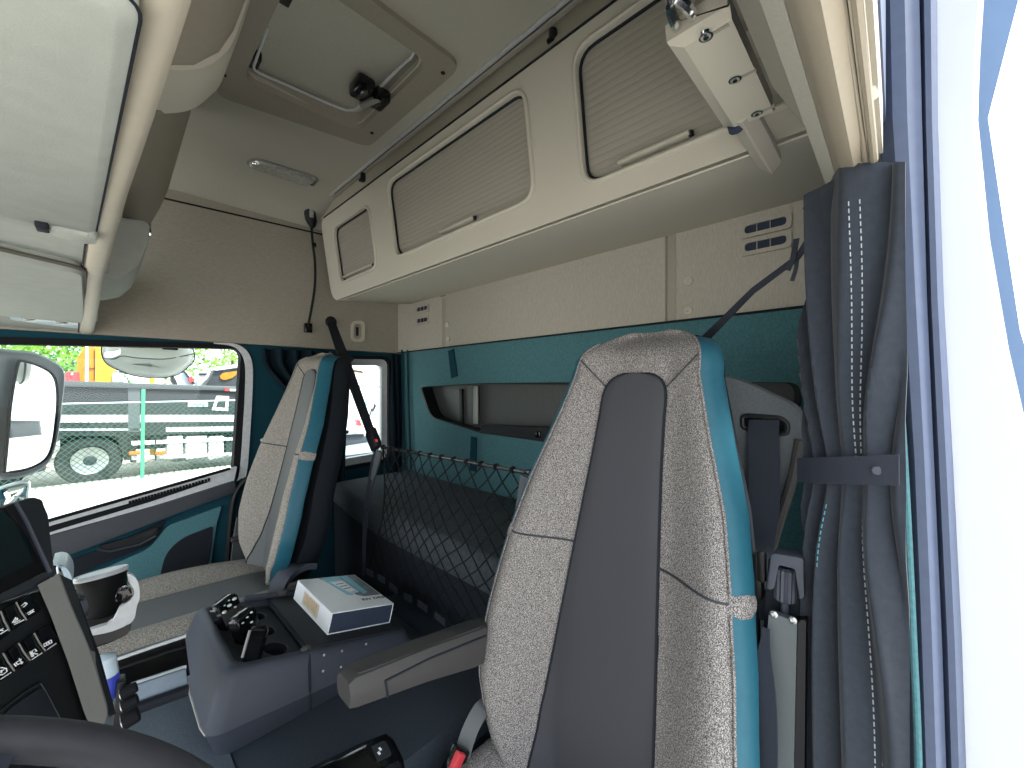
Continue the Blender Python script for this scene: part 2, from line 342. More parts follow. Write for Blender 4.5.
g = G().tube([(.338, 1.30, ZC + .03)] + spline([(.334, 1.40, zr), (.345, 1.455, zr), (.42, 1.452, zr), (.59, 1.437, zr), (.632, 1.415, zr), (.645, 1.36, zr), (.655, 1.10, zr), (.658, 1.06, zr), (.658, 1.02, zr + .02)], 6), .004, 8); part('handle_bar', g, M['whitetrim'], t)
la = part('latch', G().box((.612, 1.285, ZC - .004), (.06, .085, .045), .012).box((.665, 1.27, ZC - .02), (.05, .075, .04), .008), M['gloss'], t)
part('latch_grip', G().tube([(.632, 1.33, ZC - .03), (.655, 1.25, ZC - .032)], .011, 10), M['silver'], la, label='grey grip of the black latch')
for y in (1.43, 1.13): part('hinge', G().box((.335, y, ZC + .012), (.03, .055, .03), .004), M['black'], t)
for p in ((443, 73), (372, 133), (224, 75)):
    q = U(*p, Z=ZC - .017); part('screw', G().lathe([(.007, .003), (.007, -.001), (.003, -.003)], q, n=10), M['shell'], t)
c = V((.597, 2.043, ZC))
t = thing('dome_lamp', 'clear oblong dome lamp set in the beige ceiling', 'lamp', c)
ol = [V((.452, 2.085, .988)), V((.478, 2.01, .993)), V((.735, 1.985, .993)), V((.728, 2.075, .985))]
g = G().poly(rnd(grow(ol, .004), .035), (0, 0, .02)); part('housing', g, M['silver'], t)
g = G().loft([[V((p.x, p.y, p.z)) for p in rnd(grow(ol, -.006), .03)], [V((p.x, p.y, p.z - .012)) for p in rnd(grow(ol, -.016), .025)]]); part('lens', g, M['lens'], t)
for s in (.472, .71): part('bulb', G().sphere((s + .01, 2.04, .981), .014, (1, 1, .5), 10, 6), M['chrome'], t)
t = thing('curtain_rail', 'thin twin metal curtain rail along the ceiling before the rear lockers', 'rail', (.84, 1.1, ZC))
part('rail', G().box((.838, 1.09, ZC - .004), (.011, 2.12, .009), .002), M['whitetrim'], t)
part('rail_bed', G().box((.8465, 1.09, ZC - .002), (.005, 2.12, .007)), M['slate'], t, label='dark groove beside the bright rail')
part('rail_lip', G().box((.855, 1.09, ZC - .004), (.010, 2.12, .010), .002), M['beigedk'], t, label='beige lip of the rail')
# ================================================================== REAR LOCKERS
cp = V((.86, 0, .45)); ct = V((.800, 0, .865)); cn = V((-(ct - cp).z, 0, (ct - cp).x)).normalized()   # outward (to the front)
cu = (ct - cp).normalized()
def K(px, py): return UP(px, py, cp, cn)
def Kt(y, t, n=0): return V((cp.x, 0, cp.z)) + cu * t + V((0, y, 0)) + cn * n
HF = (ct - cp).length
t = thing('overhead_locker', 'beige overhead locker unit with three roller shutters along the rear wall', 'storage locker', (1.1, 1.1, .45))
op = [[K(333, 229), K(369, 208), K(376, 268), K(342, 279)], [K(387, 184), K(519, 95), K(536, 195), K(398, 254)], [K(575, 80), K(722, -12), K(737, 124), K(590, 177)]]
op2 = []
for o in op:           # square the openings up along the cabin
    ts = [(p - cp).dot(cu) for p in o]; ysx = [p.y for p in o]
    t1 = (ts[0] + ts[1]) / 2; t0 = (ts[2] + ts[3]) / 2; yl = (ysx[0] + ysx[3]) / 2; yr = (ysx[1] + ysx[2]) / 2
    op2.append((t0, t1, yl, yr))
op2[0] = (op2[0][0], op2[0][1], min(2.09, op2[0][2]), max(1.6, op2[0][3]))
op2[2] = (op2[2][0], op2[1][1], op2[2][2], .10)
def orect(a, n, k=0, r=.045):
    t0, t1, yl, yr = a; return rnd([Kt(yl + k, t0 - k, n), Kt(yl + k, t1 + k, n), Kt(yr - k, t1 + k, n), Kt(yr - k, t0 - k, n)], max(.004, r + k))
yL, yRt = 2.15, -.02
outer = [Kt(yRt, 0), Kt(yRt, HF)] + rnd([Kt(yL, HF), Kt(yL, 0)][0:1] + [Kt(yL, .0)] + [Kt(yRt, 0)], 0)[0:0]
face = rnd([Kt(yRt, 0), Kt(yRt, HF), Kt(yL, HF), Kt(yL, 0)], [0, 0, .06, .08], 6)
g = G().plate(face, [orect(a, 0, .004) for a in op2], -cn * .02)
g.loft([[p + cn * .0 for p in face], [p - cn * .02 for p in face], [V((p.x + .022, p.y, p.z)) for p in face]], cap=False)
# shelf below (slopes up to the rear wall) and carcass
g.poly([V((.861, yRt, .451)), V((.861, yL - .16, .451)), V((.93, yL - .05, .459)), V((1.335, yL, .508)), V((1.335, yRt, .508))], (0, 0, .02))
g.poly([V((1.0, yRt, .50)), V((1.0, yL, .50)), V((1.0, yL, .96)), V((1.0, yRt, .96))], (.01, 0, 0))
g.poly([V((x, yL - .03, z)) for x, z in [(.872, .456), (.815, .862), (.880, .998), (1.335, .998), (1.335, .512)]], (0, .012, 0))
part('carcass', g, M['beige'], t, ang=30)
for k, a in enumerate(op2):
    ol = orect(a, .002, .010)
    g = G().tube(ol, .0065, 8, closed=True); fr = part('shutter_frame', g, M['beige'], t)
    t0, t1, yl, yr = a; nsl = 19
    us = [yl + .012, yr - .012]; vs = []
    for i in range(nsl):
        for q in (0., .12, .5, .88): vs.append((t0 - .01 + (t1 - t0 + .02) * (i + q) / nsl, (-.0275, -.0215, -.0205, -.0215)[(0., .12, .5, .88).index(q)]))
    g = G().grid(lambda u, v: Kt(u, v[0], v[1]), us, vs, th=.003)
    s_ = part('roller_shutter', g, M['slat'], t, ang=20)
    part('shutter_gap', G().tube(orect(a, -.012, .002), .004, 6, closed=True), M['shell'], fr, label='dark gap inside the shutter frame')
    hp = [((343, 277), (371, 264)), ((440, 238), (473, 225)), ((618, 165), (689, 134))][k]
    a0, a1 = K(*hp[0]), K(*hp[1]); y0, y1 = a0.y, a1.y; tt = t0 + .008
    g = G().poly([Kt(y0, tt, -.02), Kt(y0, tt + .013, -.02), Kt(y0, tt + .011, .003), Kt(y0, tt + .003, .005)], V((0, y1 - y0, 0)), .002)
    part('shutter_handle', g, M['beige'], s_, label='pale pull bar at the foot of the shutter')
    part('handle_end', G().box(Kt(y1, tt + .006, -.010), (.012, .010, .012), .003), M['slatetop'], s_, label='dark end of the pull bar')
seam = [Kt(2.10, HF - .004, .003), Kt(1.5, HF - .005, .003), Kt(1.02, HF - .006, .003), Kt(.0, HF - .006, .003)]
part('cove', G().poly([Kt(yRt, HF, 0), V((.872, yRt, ZC - .001)), V((1.0, yRt, ZC - .001)), Kt(yRt, HF, -.03)], (0, yL - yRt, 0)), M['beige'], t)
part('shadow_gap', G().tube(seam, .003, 6), M['shell'], t, label='dark joint along the top of the locker face')
part('joint_line', G().tube([V((1.336, yL - .02, .506)), V((1.336, .02, .506))], .003, 6), M['shell'], t, label='dark joint where locker bottom meets rear wall')
for k, (px, py, lb) in enumerate(((553, 38, 'black ceiling hook above the middle locker shutter'), (363, 178, 'black ceiling hook above the small end locker shutter'))):
    q = U(px, py, X=.822)
    g = G().tube([q + V((0, 0, .02)), q, q + V((-.004, 0, -.012))], [.011, .012, .008], 10).box(q + V((-.004, 0, -.012)), (.026, .02, .012), .004)
    solo('ceiling_hook', g, M['black'], lb, 'hook', 'black hooks over the rear lockers')
# ================================================================== GOOSENECK LAMP, WALL HOOK PLATE
yw = 2.282
t = thing('gooseneck_lamp', 'black gooseneck reading lamp clipped high on the beige side wall', 'lamp', U(308, 328, Y=yw))
pth = spline([U(311, 222, Y=yw - .02), U(313, 245, Y=yw - .018), U(315, 262, Y=yw - .016), U(315, 285, Y=yw - .014), U(312, 306, Y=yw - .012), U(308, 327, Y=yw - .012)], 8)
part('flexible_neck', G().tube(pth, .0065, 8), M['black'], t)
a, b = U(309, 207, Y=yw - .03), U(312, 226, Y=yw - .02)
g = G().loft([[a + (b - a) * f + V((math.cos(2*PI*k/16) * .03 * w, math.sin(2*PI*k/16) * .022 * w, 0)) for k in range(16)] for f, w in ((-.05, .5), (0, .85), (.25, 1), (.7, 1), (.95, .7), (1.1, .3))])
hd = part('lamp_head', g, M['black'], t)
m_ = (a + b) / 2
part('lamp_lens', G().box(m_ + V((-.002, -.022, .01)), (.022, .006, .045), .003), M['lens'], hd)
part('base', G().box(U(308, 328, Y=yw - .006), (.038, .024, .05), .004), M['gloss'], t)
part('collar', G().lathe([(.011, -.01), (.012, 0), (.011, .01)], U(314, 245, Y=yw - .018), n=10), M['gloss'], t)
t = thing('wall_socket_plate', 'beige oval plate with keyhole slot on the side wall', 'wall plate', U(357, 342, Y=2.285))
ol = rnd([U(350.5, 321, Y=2.288), U(364, 321, Y=2.288), U(364, 342, Y=2.288), U(350.5, 342, Y=2.288)], .03)
part('plate', G().plate(ol, [rnd([U(353, 324, Y=2.288), U(361, 324, Y=2.288), U(361, 339, Y=2.288), U(353, 339, Y=2.288)], .02)], (0, -.012, 0)), M['beige'], t)
part('keyhole', G().poly(rnd([U(356, 327, Y=2.287), U(358.4, 327, Y=2.287), U(358.4, 336, Y=2.287), U(356, 336, Y=2.287)], .01), (0, -.003, 0)), M['shell'], t)
# ================================================================== VENTS, STUDS ON THE REAR WALL
def vent(y0, y1, zs, lb):
    t = thing('air_vent', lb, 'vent', (XR - .012, (y0+y1)/2, min(zs) - .02), 'twin slot vents in the rear wall')
    for z in zs:
        X = XR - .014
        rr = lambda k, x: rnd([(x, y0 + k, z - .012 - k), (x, y1 - k, z - .012 - k), (x, y1 - k, z + .012 + k), (x, y0 + k, z + .012 + k)], .012)
        part('bezel', G().plate(rr(.012, X), [rr(0, X)], (-.006, 0, 0)), M['beigerear'], t)
        part('slot', G().poly(rr(0, X + .0), (.003, 0, 0)), M['navy'], t)
        for f in (.3, .62): part('fin', G().box((X - .001, lerp(y0, y1, f), z), (.004, .0025, .022)), M['slat'], t)
vent(2.065, 1.955, (.392, .460), 'small twin slot vent left on the beige rear wall panel by the corner')
vent(.325, .222, (.409, .461), 'wide twin slot vent in the beige rear wall behind the driver seat')
for y, z, lb in ((.488, .342, 'upper beige stud beside the wall groove behind the driver seat'), (.488, .2465, 'lower beige stud beside the wall groove behind the driver seat'), (1.775, .34, 'upper beige stud by the left wall groove'), (1.765, .262, 'lower beige stud by the left wall groove')):
    solo('trim_stud', G().lathe([(.014, 0), (.013, .004), (.006, .0055), (.003, .003), (.001, .003)], (XR - .012, y, z), (-1, 0, 0), 14), M['beige'], lb, 'stud', 'beige trim studs on the rear wall')
# ================================================================== REAR STORAGE POCKET
t = thing('storage_pocket', 'long black storage pocket recessed in the teal rear wall', 'storage pocket', (XR, 1.1, -.25))
rim = pk
part('rim', G().plate([V((XR - .006, p.y, p.z)) for p in grow(rim, .004)], [[V((XR - .006, p.y, p.z)) for p in grow(rim, -.010)]], (.03, 0, 0)), M['black'], t)
part('back_panel', G().poly([V((XR + .075, p.y, p.z)) for p in grow(rim, .03)], (.01, 0, 0)), mat('grey pocket liner', '4A4D4C', .45, nvar=.08), t)
g = G().loft([[V((XR, p.y, p.z)) for p in rim], [V((XR + .08, p.y, p.z)) for p in rim]], cap=False); part('side_wall', g, M['black'], t)
g = G().poly([U(459, 389, X=XR + .06), U(461.5, 389, X=XR + .06), U(462.5, 429, X=XR + .06), U(460, 429, X=XR + .06)], (.02, 0, 0)); part('rib', g, M['black'], t)
g = G().loft([[U(473, y, X=XR + .07), U(475, y, X=XR + .05), U(478, y, X=XR + .05), U(479.5, y, X=XR + .07)] for y in (386, 424)]); part('rib', g, M['silver'], t)
g = G().poly(rnd([U(479, 433, X=XR - .004), U(482, 425, X=XR - .004), U(560, 428, X=XR - .004), U(600, 431, X=XR - .004), U(600, 446, X=XR - .004), U(546, 442, X=XR - .004)], .012), (.05, 0, 0)); sh_ = part('tray_lip', g, M['black'], t)
part('socket', G().box(U(538, 434.5, X=XR - .006), (.01, .03, .028), .003), M['gloss'], t)
for a, b, w, lb in (((451, 350), (454.5, 377), .05, 'short dark teal tab hanging from the beige panel joint'), ((474, 437), (473, 471), .045, 'dark teal tab below the storage pocket')):
    p0, p1 = U(*a, X=XR - .004), U(*b, X=XR - .004)
    solo('pull_tab', G().ribbon([p0, (p0 + p1) / 2, p1], (0, 1, 0), [w * .9, w, w * 1.05], .008), M['tealdk'], lb, 'fabric tab')
# ================================================================== FRONT OVERHEAD CONSOLE
t = thing('overhead_console', 'pale overhead console above the windscreen with padded panels and lockers', 'overhead console', (-.2, 1.1, .2))
zs = .235
g = G().poly([(-.9, -.1, zs), (.03, -.1, zs), (-.005, 1.0, zs), (-.03, 2.285, zs - .02), (-.9, 2.285, zs - .02)], (0, 0, .03))
part('soffit', g, M['visor'], t)
# padded front panel
pa = rnd([U(143, 2, Z=.224), U(95, 236, Z=.224), U(62, 231, Z=.224), U(-60, 205, Z=.224), V((-.5, .7, .224)), V((-.5, .28, .224))], [.018, .02, 0, .0, .05, .05])
g = G().loft([[p + V((0, 0, .02)) for p in pa], [p for p in pa], [p + V((0, 0, -.006)) for p in grow(pa, -.012)]]); pn = part('panel', g, M['visor'], t)
g = G().tube(grow(pa, .0006), .0011, 6, closed=True); part('panel_gap', g, M['shell'], pn, label='dark gap round the padded panel')
q = U(80, 239, Z=.213)
g = G().poly(rnd([q + V((-.03, -.028, 0)), q + V((.018, -.022, 0)), q + V((.016, .025, 0)), q + V((-.026, .018, 0))], .012), (0, 0, .015), .003); part('latch', g, M['visor'], t)
part('latch_shadow', G().box(q + V((-.034, -.02, .004)), (.012, .03, .012), .002), M['shell'], t, label='dark notch beside the latch')
pb = rnd([U(-60, 235, Z=.222), U(84, 269, Z=.222), U(85.5, 322, Z=.222), U(-60, 308, Z=.222)], [.01, .03, .02, .01])
g = G().loft([[p + V((0, 0, .02)) for p in pb], [p for p in pb], [p + V((0, 0, -.008)) for p in grow(pb, -.014)]]); pn2 = part('panel', g, M['visor'], t)
g = G().tube(grow(pb, .002), .004, 6, closed=True); part('panel_gap', g, mat('gap grey', '5E5B53', .8), pn2)
ll = [U(9, 315, Z=.216), U(82, 324, Z=.216), U(79, 329, Z=.216), U(11, 320, Z=.216)]
lm = part('reading_lamp', G().poly(rnd(ll, .02), (0, 0, .012), .002), M['frost'], t)
for px in (28, 62): part('lamp_bulb', G().sphere(U(px, 319.5 + (px - 28) * .1, Z=.214), .016, (1, 1, .4), 10, 6), M['lens'], lm)
# edge beam
pth = [U(172, -20, Z=.236), U(167, 0, Z=.236), U(137, 110, Z=.234), U(113, 192, Z=.232), U(94, 277, Z=.226), V((-.03, 2.285, .212))]
wd = [.0100, .0102, .0110, .0122, .014, .018]
g = G().loft([[p + V((-w - .004, 0, .03)), p + V((-w - .002, 0, .0)), p + V((-w * .6, 0, -.006)), p + V((w * .5, 0, -.006)), p + V((w, 0, .0)), p + V((w * 1.3, 0, .03)), p + V((w * 1.5, 0, .09))] for p, w in zip(pth, wd)])
part('edge_beam', g, mat('beam plastic', 'ABA495', .6, nvar=.03), t, ang=50)
g = G().tube([p + V((-w - .004, 0, -.001)) for p, w in zip(pth, wd)], .0015, 6); part('edge_gap', g, M['shell'], t, label='dark gap beside the edge beam')
# lockers of the console seen from the rear
pA = [(.03, .30), (.02, .50), (.055, .52), (.115, .555), (.15, .598), (.172, .65), (.205, .80), (.228, ZC - .002), (-.3, ZC - .002), (-.3, .30)]
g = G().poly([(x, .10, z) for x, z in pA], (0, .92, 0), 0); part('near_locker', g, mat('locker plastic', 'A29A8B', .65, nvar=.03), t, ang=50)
e = spline([V((x, 1.0, z)) for x, z in pA[1:8]], 5)
g = G().loft([[p + V((-.012, -.13, .012)), p + V((.004, -.125, -.004)), p + V((.008, -.10, -.006)), p + V((.009, .0, -.008)), p + V((.006, .022, -.006)), p + V((-.02, .025, .012))] for p in e]); part('locker_lip', g, M['beige'], t, ang=60)
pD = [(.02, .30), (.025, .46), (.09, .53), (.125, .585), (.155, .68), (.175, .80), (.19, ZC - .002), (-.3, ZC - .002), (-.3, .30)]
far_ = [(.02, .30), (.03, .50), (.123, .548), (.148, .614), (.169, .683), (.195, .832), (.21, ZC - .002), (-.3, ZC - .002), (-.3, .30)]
g = G().loft([[V((x, 1.0, z)) for x, z in pD], [V((x, 1.82, z)) for x, z in far_]]); part('far_locker', g, mat('shaded taupe plastic', '8A8376', .65, nvar=.03), t, ang=50)  # darker tone paints the shade on this face turned from the windscreen
pB = [(-.02, .275), (.009, .28), (.05, .297), (.078, .335), (.098, .40), (.102, .452), (.09, .462), (-.1, .44), (-.1, .275)]
g = G().poly([(x, 1.5, z) for x, z in pB], (0, .36, 0), .006, 3); lb_ = part('lower_locker', g, M['visor'], t, ang=50)
part('locker_catch', G().box(V((.102, 1.54, .448)), (.010, .03, .03), .003), M['chrome'], lb_, label='bright catch of the lower locker')
g = G().poly([(x, 1.80, z) for x, z in [(-.05, .23), (.0, .26), (.0, .5), (-.05, .5)]], (0, .48, 0)); part('end_bracket', g, M['beigedk'], t)
# ================================================================== COAT HOOK BOX by the driver door header
zb = .42
def Zq(px, py, z=zb): return U(px, py, Z=z)
bc = [Zq(682, 52), Zq(727, 15), Zq(776, 103), Zq(735, 133)]
x0 = (bc[0].x + bc[1].x) / 2; x1 = (bc[2].x + bc[3].x) / 2; y1 = (bc[0].y + bc[3].y) / 2; y0 = (bc[1].y + bc[2].y) / 2
t = thing('hook_box', 'beige box with three recessed hooks and a chrome loop near the driver door header', 'hook box', ((x0+x1)/2, (y0+y1)/2, zb))
g = G()
sec = lambda x, k: [V((x, y0 + .002, zb + k)), V((x, y1 - .004, zb + k)), V((x, y1 + .014, zb + .012)), V((x, y1 + .016, zb + .034)), V((x, y0 + .006, zb + .034)), V((x, y0 + .004, zb + .010))]
g.loft([sec(x0 - .006, .012), sec(x0 + .002, 0), sec(x1 + .002, 0), sec(x1 + .012, .010)])
part('body', g, M['beige'], t, ang=30)
for px, py, qx, qy in ((706, 36, 727, 20), (735, 79, 755, 66), (757, 113, 774, 103)):
    a, b = Zq(px, py), Zq(qx, qy)
    hk = part('hook', G().lathe([(.0080, .002), (.0080, -.0015), (.0058, -.002), (.0058, .001), (.003, .0015), (.003, -.003), (.001, -.003)], a, n=14), M['chrome'], t)
    hk.scale = (1, 1, 1)
    part('hook_slot', G().box((a + b) / 2 + V((.004, 0, .0005)), (.004, abs(b.y - a.y), .004)), M['slat'], t)
q = [Zq(686, 37, .45), Zq(668, 6, .45)]
lp = [V((x0 - .002 - .045 * math.sin(a), lerp(y0, y1, .78) + .010 * math.cos(a) + .004, zb + .022)) for a in [PI * k / 12 for k in range(13)]]
part('loop', G().tube(lp, .0062, 8), M['chrome'], t)
yy = lerp(y0, y1, .72)
g = G().loft([[V((x, yy - w, zb + .008)), V((x, yy - w * .1, zb - .004)), V((x, yy + w * .1, zb - .004)), V((x, yy + w, zb + .008)), V((x, yy + w, zb + .022)), V((x, yy - w, zb + .022))] for x, w in ((x1 - .01, .019), (x1 + .09, .019), (x1 + .185, .0185), (x1 + .20, .012))])
part('arm', g, M['beigedk'], t)
part('pivot', G().lathe([(.012, -.01), (.013, 0), (.009, .004)], V((x1 + .012, yy + .012, zb + .004)), (1, 0, -.3), 12), M['navy'], t)
part('mount', G().box(V(((x0 + x1) / 2, y0 - .02, zb + .045)), (.06, .10, .02), .004), M['beigedk'], t)
# curtain rails at the driver door
for k, (Y, Z, r, lb) in enumerate(((.0305, .290, .0030, 'inner slim track of the driver side curtain rail'), (.0225, .288, .0042, 'outer bright track of the driver side curtain rail'))):
    solo('curtain_track', G().tube([V((-.4, Y - .004, Z)), V((.2, Y, Z)), V((.60, Y - .001, Z - .004)), V((.665, Y - .001, Z - .008))], r, 8).poly([V((-.4, Y - r, Z)), V((.66, Y - r, Z - .006)), V((.66, Y - r, Z + .012)), V((-.4, Y - r, Z + .014))], (0, r * 2, 0)), M['beigelt'], lb, 'curtain rail')
solo('screw_cap', G().lathe([(.012, 0), (.012, .006), (.006, .008), (.004, .004), (.001, .004)], U(872, 87, Y=.019), (0, 1, -.5), 16), M['beige'], 'round beige screw cap by the driver side curtain rail', 'screw cap')
# ================================================================== SEATS
HW = [(0, .14), (.05, .19), (.12, .236), (.2, .265), (.3, .268), (.42, .256), (.55, .236), (.65, .216), (.76, .182), (.87, .150)] + [(.88 + .1025 * q, .147 * (1 - q ** 2.4) ** .42) for q in (0, .2, .4, .55, .68, .78, .86, .92, .96, .98)]
CW = [(-.02, .128), (.17, .127), (.35, .112), (.53, .096), (.70, .081), (.80, .074)] + [(.80 + .085 * q, .074 * (1 - q ** 3.5) ** .3) for q in (.3, .5, .65, .78, .86, .92, .96, .985, .996)] + [(.8851, .002)]
BL = [(0, .05), (.08, .08), (.2, .092), (.35, .088), (.5, .074), (.65, .050), (.8, .030), (.92, .020), (1, .012)]
HW = [(h, w + .010) for h, w in HW]; CW = [(h, w - .004) for h, w in CW]
def tealw(h): return interp([(0, .016), (.3, .018), (.6, .022), (.8, .026), (.9, .026), (.96, .020), (.98, .010)], h)
def make_seat(label, B, T, yb, kyaw, far, lean=(0, 0), mats=('fleck', 'char')):
    """B/T: (x,z) of the foot and the top of the backrest's front face, yb: centre, lean: sideways drift of the axis."""
    B = V((B[0], yb, B[1])); T = V((T[0], yb, T[1])); hd = (T - B).normalized(); nd = V((-hd.z, 0, hd.x))
    L = (T - B).length; S = L / .978
    R = Matrix.Rotation(kyaw, 3, 'Z')
    def P(y, h, n): q = hd * (h * S) + nd * n + V((0, y + lean[0] * h + lean[1] * h * h, 0)); return B + R @ q
    def fr(y, h):               # height of the cushioned front over the axis plane
        hw = interp(HW, h); tt = min(1., abs(y) / hw)
        n = interp(BL, h) * sstep(.35, .86, tt)
        gw = hw - tealw(h)
        return n - .035 * max(0., (tt - .80) / .20) ** 2 - .05 * sstep(.90, .985, h) ** 2
    hs = [i / 50 * .88 for i in range(51)] + [.88 + .1005 * (1 - (1 - i / 16) ** 1.6) for i in range(1, 17)]
    t = thing('driver_chair' if not far else 'passenger_chair', label, 'seat', V((B.x - .05, yb, ZF)))
    ff = M[mats[0]]
    def slab(sec, hh, th):
        rr = []
        for h in hh:
            s_ = sec(h); k = .6 + .4 * min(1, (hh[-1] - h) / .03); rr.append([P(y, h, n) for y, n in s_] + [P(y * k, h - .008 * (1 - k) / .4, n - th) for y, n in s_[::-1]])
        return G().loft(rr)
    # back shell
    rings = []
    for h in hs:
        hw = interp(HW, h) - .003; d = interp([(0, .13), (.5, .13), (.85, .105), (.98, .07)], h) + (.03 if far else 0); dt = .05 * sstep(.9, .985, h) ** 2
        rr = []
        for k in range(21):
            a = PI * k / 20; rr.append(P(math.cos(a) * hw if abs(math.cos(a)) < 2 else 0, h, interp([(0, .015), (.4, .015), (.7, -.012), (1, -.02)], h) - .012 - dt - (d - .03) * min(1, math.sin(a) ** .62)))
        rings.append(rr)
    g = G().loft(rings); part('back_shell', g, M['shell'], t, ang=50)
    # fleck front
    us = [-1 + i / 20 for i in range(41)]
    def fg(u, h): gw = interp(HW, h) - tealw(h) * .9; y = u * gw; return P(y, h, fr(y, h))
    hgrey = [h for h in hs if h >= 0]
    g = slab(lambda h: [((interp(HW, h) - tealw(h) * .9) * u, fr((interp(HW, h) - tealw(h) * .9) * u, h)) for u in us], hgrey, .02)
    bk = part('backrest', g, ff, t, ang=60)
    # centre panel
    def fc(u, h): y = u * (interp(CW, h)); return P(y, h, fr(y, h) + .009 - .006 * abs(u) ** 6)
    g = slab(lambda h: [(u * interp(CW, h), fr(u * interp(CW, h), h) + .009 - .006 * abs(u) ** 6) for u in [-1 + i / 10 for i in range(21)]], [i / 50 * .80 for i in range(51)] + [.80 + .0850 * (1 - (1 - i / 18) ** 2.2) for i in range(1, 19)], .010)
    part('centre_panel', g, M[mats[1]], t, ang=60)
    pl = [P(-interp(CW, h), h, fr(interp(CW, h), h) + .003) for h in [i / 40 * .80 for i in range(41)]]
    ar = [P(y, h, fr(y, h) + .003) for y, h in [(sg * interp(CW, hh_), hh_) for sg, hl in ((-1, (.82, .84, .855, .866, .875, .880, .8836)), (1, (.8836, .880, .875, .866, .855, .84, .82))) for hh_ in hl]]
    prr = [P(interp(CW, h), h, fr(interp(CW, h), h) + .003) for h in [i / 40 * .80 for i in range(40, -1, -1)]]
    part('piping', G().tube(pl + ar + prr, .0028, 6), M['shell'], bk, label='dark piping round the centre panel')
    # teal side bolsters, each in an upper and a lower run with the grey tab between them
    for s in (-1, 1):
        for h0, h1 in ((0.02, .508), (.534, .954)):
            hh = [h0 + (h1 - h0) * i / 34 for i in range(35)]; rings = []
            for h in hh:
                hw = interp(HW, h); gw = hw - tealw(h); e = .0
                f0 = fr(gw, h); dt = .05 * sstep(.9, .985, h) ** 2
                k = min(1, min(h - h0, h1 - h) / .010 + .35)
                prof_ = [(gw - .006, f0 - .012), (gw, f0 + .003 * k), (lerp(gw, hw, .5), f0 - .004 + .002 * k), (hw - .001, f0 - .022), (hw + .003 * k, f0 - .032), (hw + .002, f0 - .040), (hw - .010, f0 - .044), (gw - .02, f0 - .03)]
                rings.append([P(s * y, h, n) for y, n in prof_])
            part('side_bolster', G().loft(rings), M['tealea'], t, ang=55)
            pp = [P(s * (interp(HW, h) - tealw(h)), h, fr(interp(HW, h) - tealw(h), h) + .003) for h in hh]
            part('edge_piping', G().tube(pp, .0022, 6), ff, bk)
        hs2 = [.505, .512, .521, .530, .537]; rings = []
        for h, k in zip(hs2, (.0, .7, 1, .7, .0)):
            hw = interp(HW, h); gw = hw - tealw(h); f0 = fr(gw, h)
            rings.append([P(s * y, h, n) for y, n in [(gw - .02, f0 - .002), (gw, f0 + .004 * k), (lerp(gw, hw, .55), f0 - .004 + .003 * k), (hw, f0 - .022), (hw + .004 * k, f0 - .042), (hw - .01, f0 - .045), (gw - .02, f0 - .02)]])
        part('seam_tab', G().loft(rings), ff, bk, ang=55)
        sm = [P(s * lerp(interp(CW, .53), interp(HW, .52) - .01, q), lerp(.522, .522, q), fr(lerp(interp(CW, .53), interp(HW, .52) - .01, q), .53) + .0015) for q in [i / 10 for i in range(11)]]
        part('seam', G().tube(sm, .0022, 6), M['char'], bk, label='dark cross seam of the backrest cloth')
        sm = [P(s * lerp(.066, interp(HW, .90) - .03, q), lerp(.858, .915, q), fr(lerp(.066, interp(HW, .90) - .03, q), .89) + .001) for q in [i / 8 for i in range(9)]]
        part('seam', G().tube(sm, .0014, 6), M['char'], bk, label='dark diagonal seam of the head rest')
    # seat cushion
    Lc = .52; zb_ = B.z + (.035 if not far else -.047)
    def Q(y, x, z): return V((B.x, yb, 0)) + R @ V((x, y, zb_ + z))
    def ctop(y, x):
        q = x / -Lc; tt = abs(y) / .25
        return .002 + .034 * ((1.9 if y < 0 and far else 1) + (.7 * math.sin(PI * max(0, min(1, q))) if y > 0 and far else 0)) * sstep(.45, .8, tt) + .012 * q - .05 * max(0, (tt - .86) / .14) ** 2 - .11 * sstep(.86, 1.04, q) ** 2 - .035 * sstep(.12, -.1, q) * (1 - sstep(.4, .8, tt)) * .3
    xs = [.05 - i * (Lc + .05) / 26 for i in range(27)]
    g = G().grid(lambda u, x: Q(u, x, ctop(u, x)), [-.25 + i * .0125 for i in range(41)], xs, th=.05); cu_ = part('cushion', g, ff, t, ang=60)
    g = G().grid(lambda u, x: Q(u, x, ctop(u, x) + .005 - .005 * (abs(u) / .125) ** 6), [-.125 + i * .0125 for i in range(21)], xs, th=.008); part('cushion_panel', g, M[mats[1]], t, ang=60)
    for s in (-1, 1):
        part('cushion_seam', G().tube([Q(s * .125, x, ctop(.125, x) + .003) for x in xs[1:-1]], .0026, 6), M['shell'], cu_)
        rings = []
        for x in xs[1:-1]:
            e = ctop(.25, x); rings.append([Q(s * y, x, z) for y, z in [(.226, e + .004), (.246, e + .010), (.262, e - .006), (.264, e - .05), (.258, -.10), (.235, -.10)]])
        part('cushion_side', G().loft(rings), M['tealea'], t, ang=55, label='teal side of the seat cushion')
        part('cushion_piping', G().tube([Q(s * .245, x, ctop(.25, x) + .006) for x in xs[1:-1]], .003, 6), M['whitetrim'] if far else M['tealea'], cu_)
    g = G().loft([[Q(y, x, z) for x, y in rnd_xy] for z, rnd_xy in ((-.06, [(.04, -.24), (.04, .24), (-Lc + .06, .24), (-Lc + .06, -.24)]), (-.14, [(.05, -.24), (.05, .24), (-Lc + .12, .24), (-Lc + .12, -.24)]), (ZF + .003 - zb_, [(.05, -.18), (.05, .18), (-.30, .18), (-.30, -.18)]))])
    part('base', g, M['black'], t)
    return t, P, Q
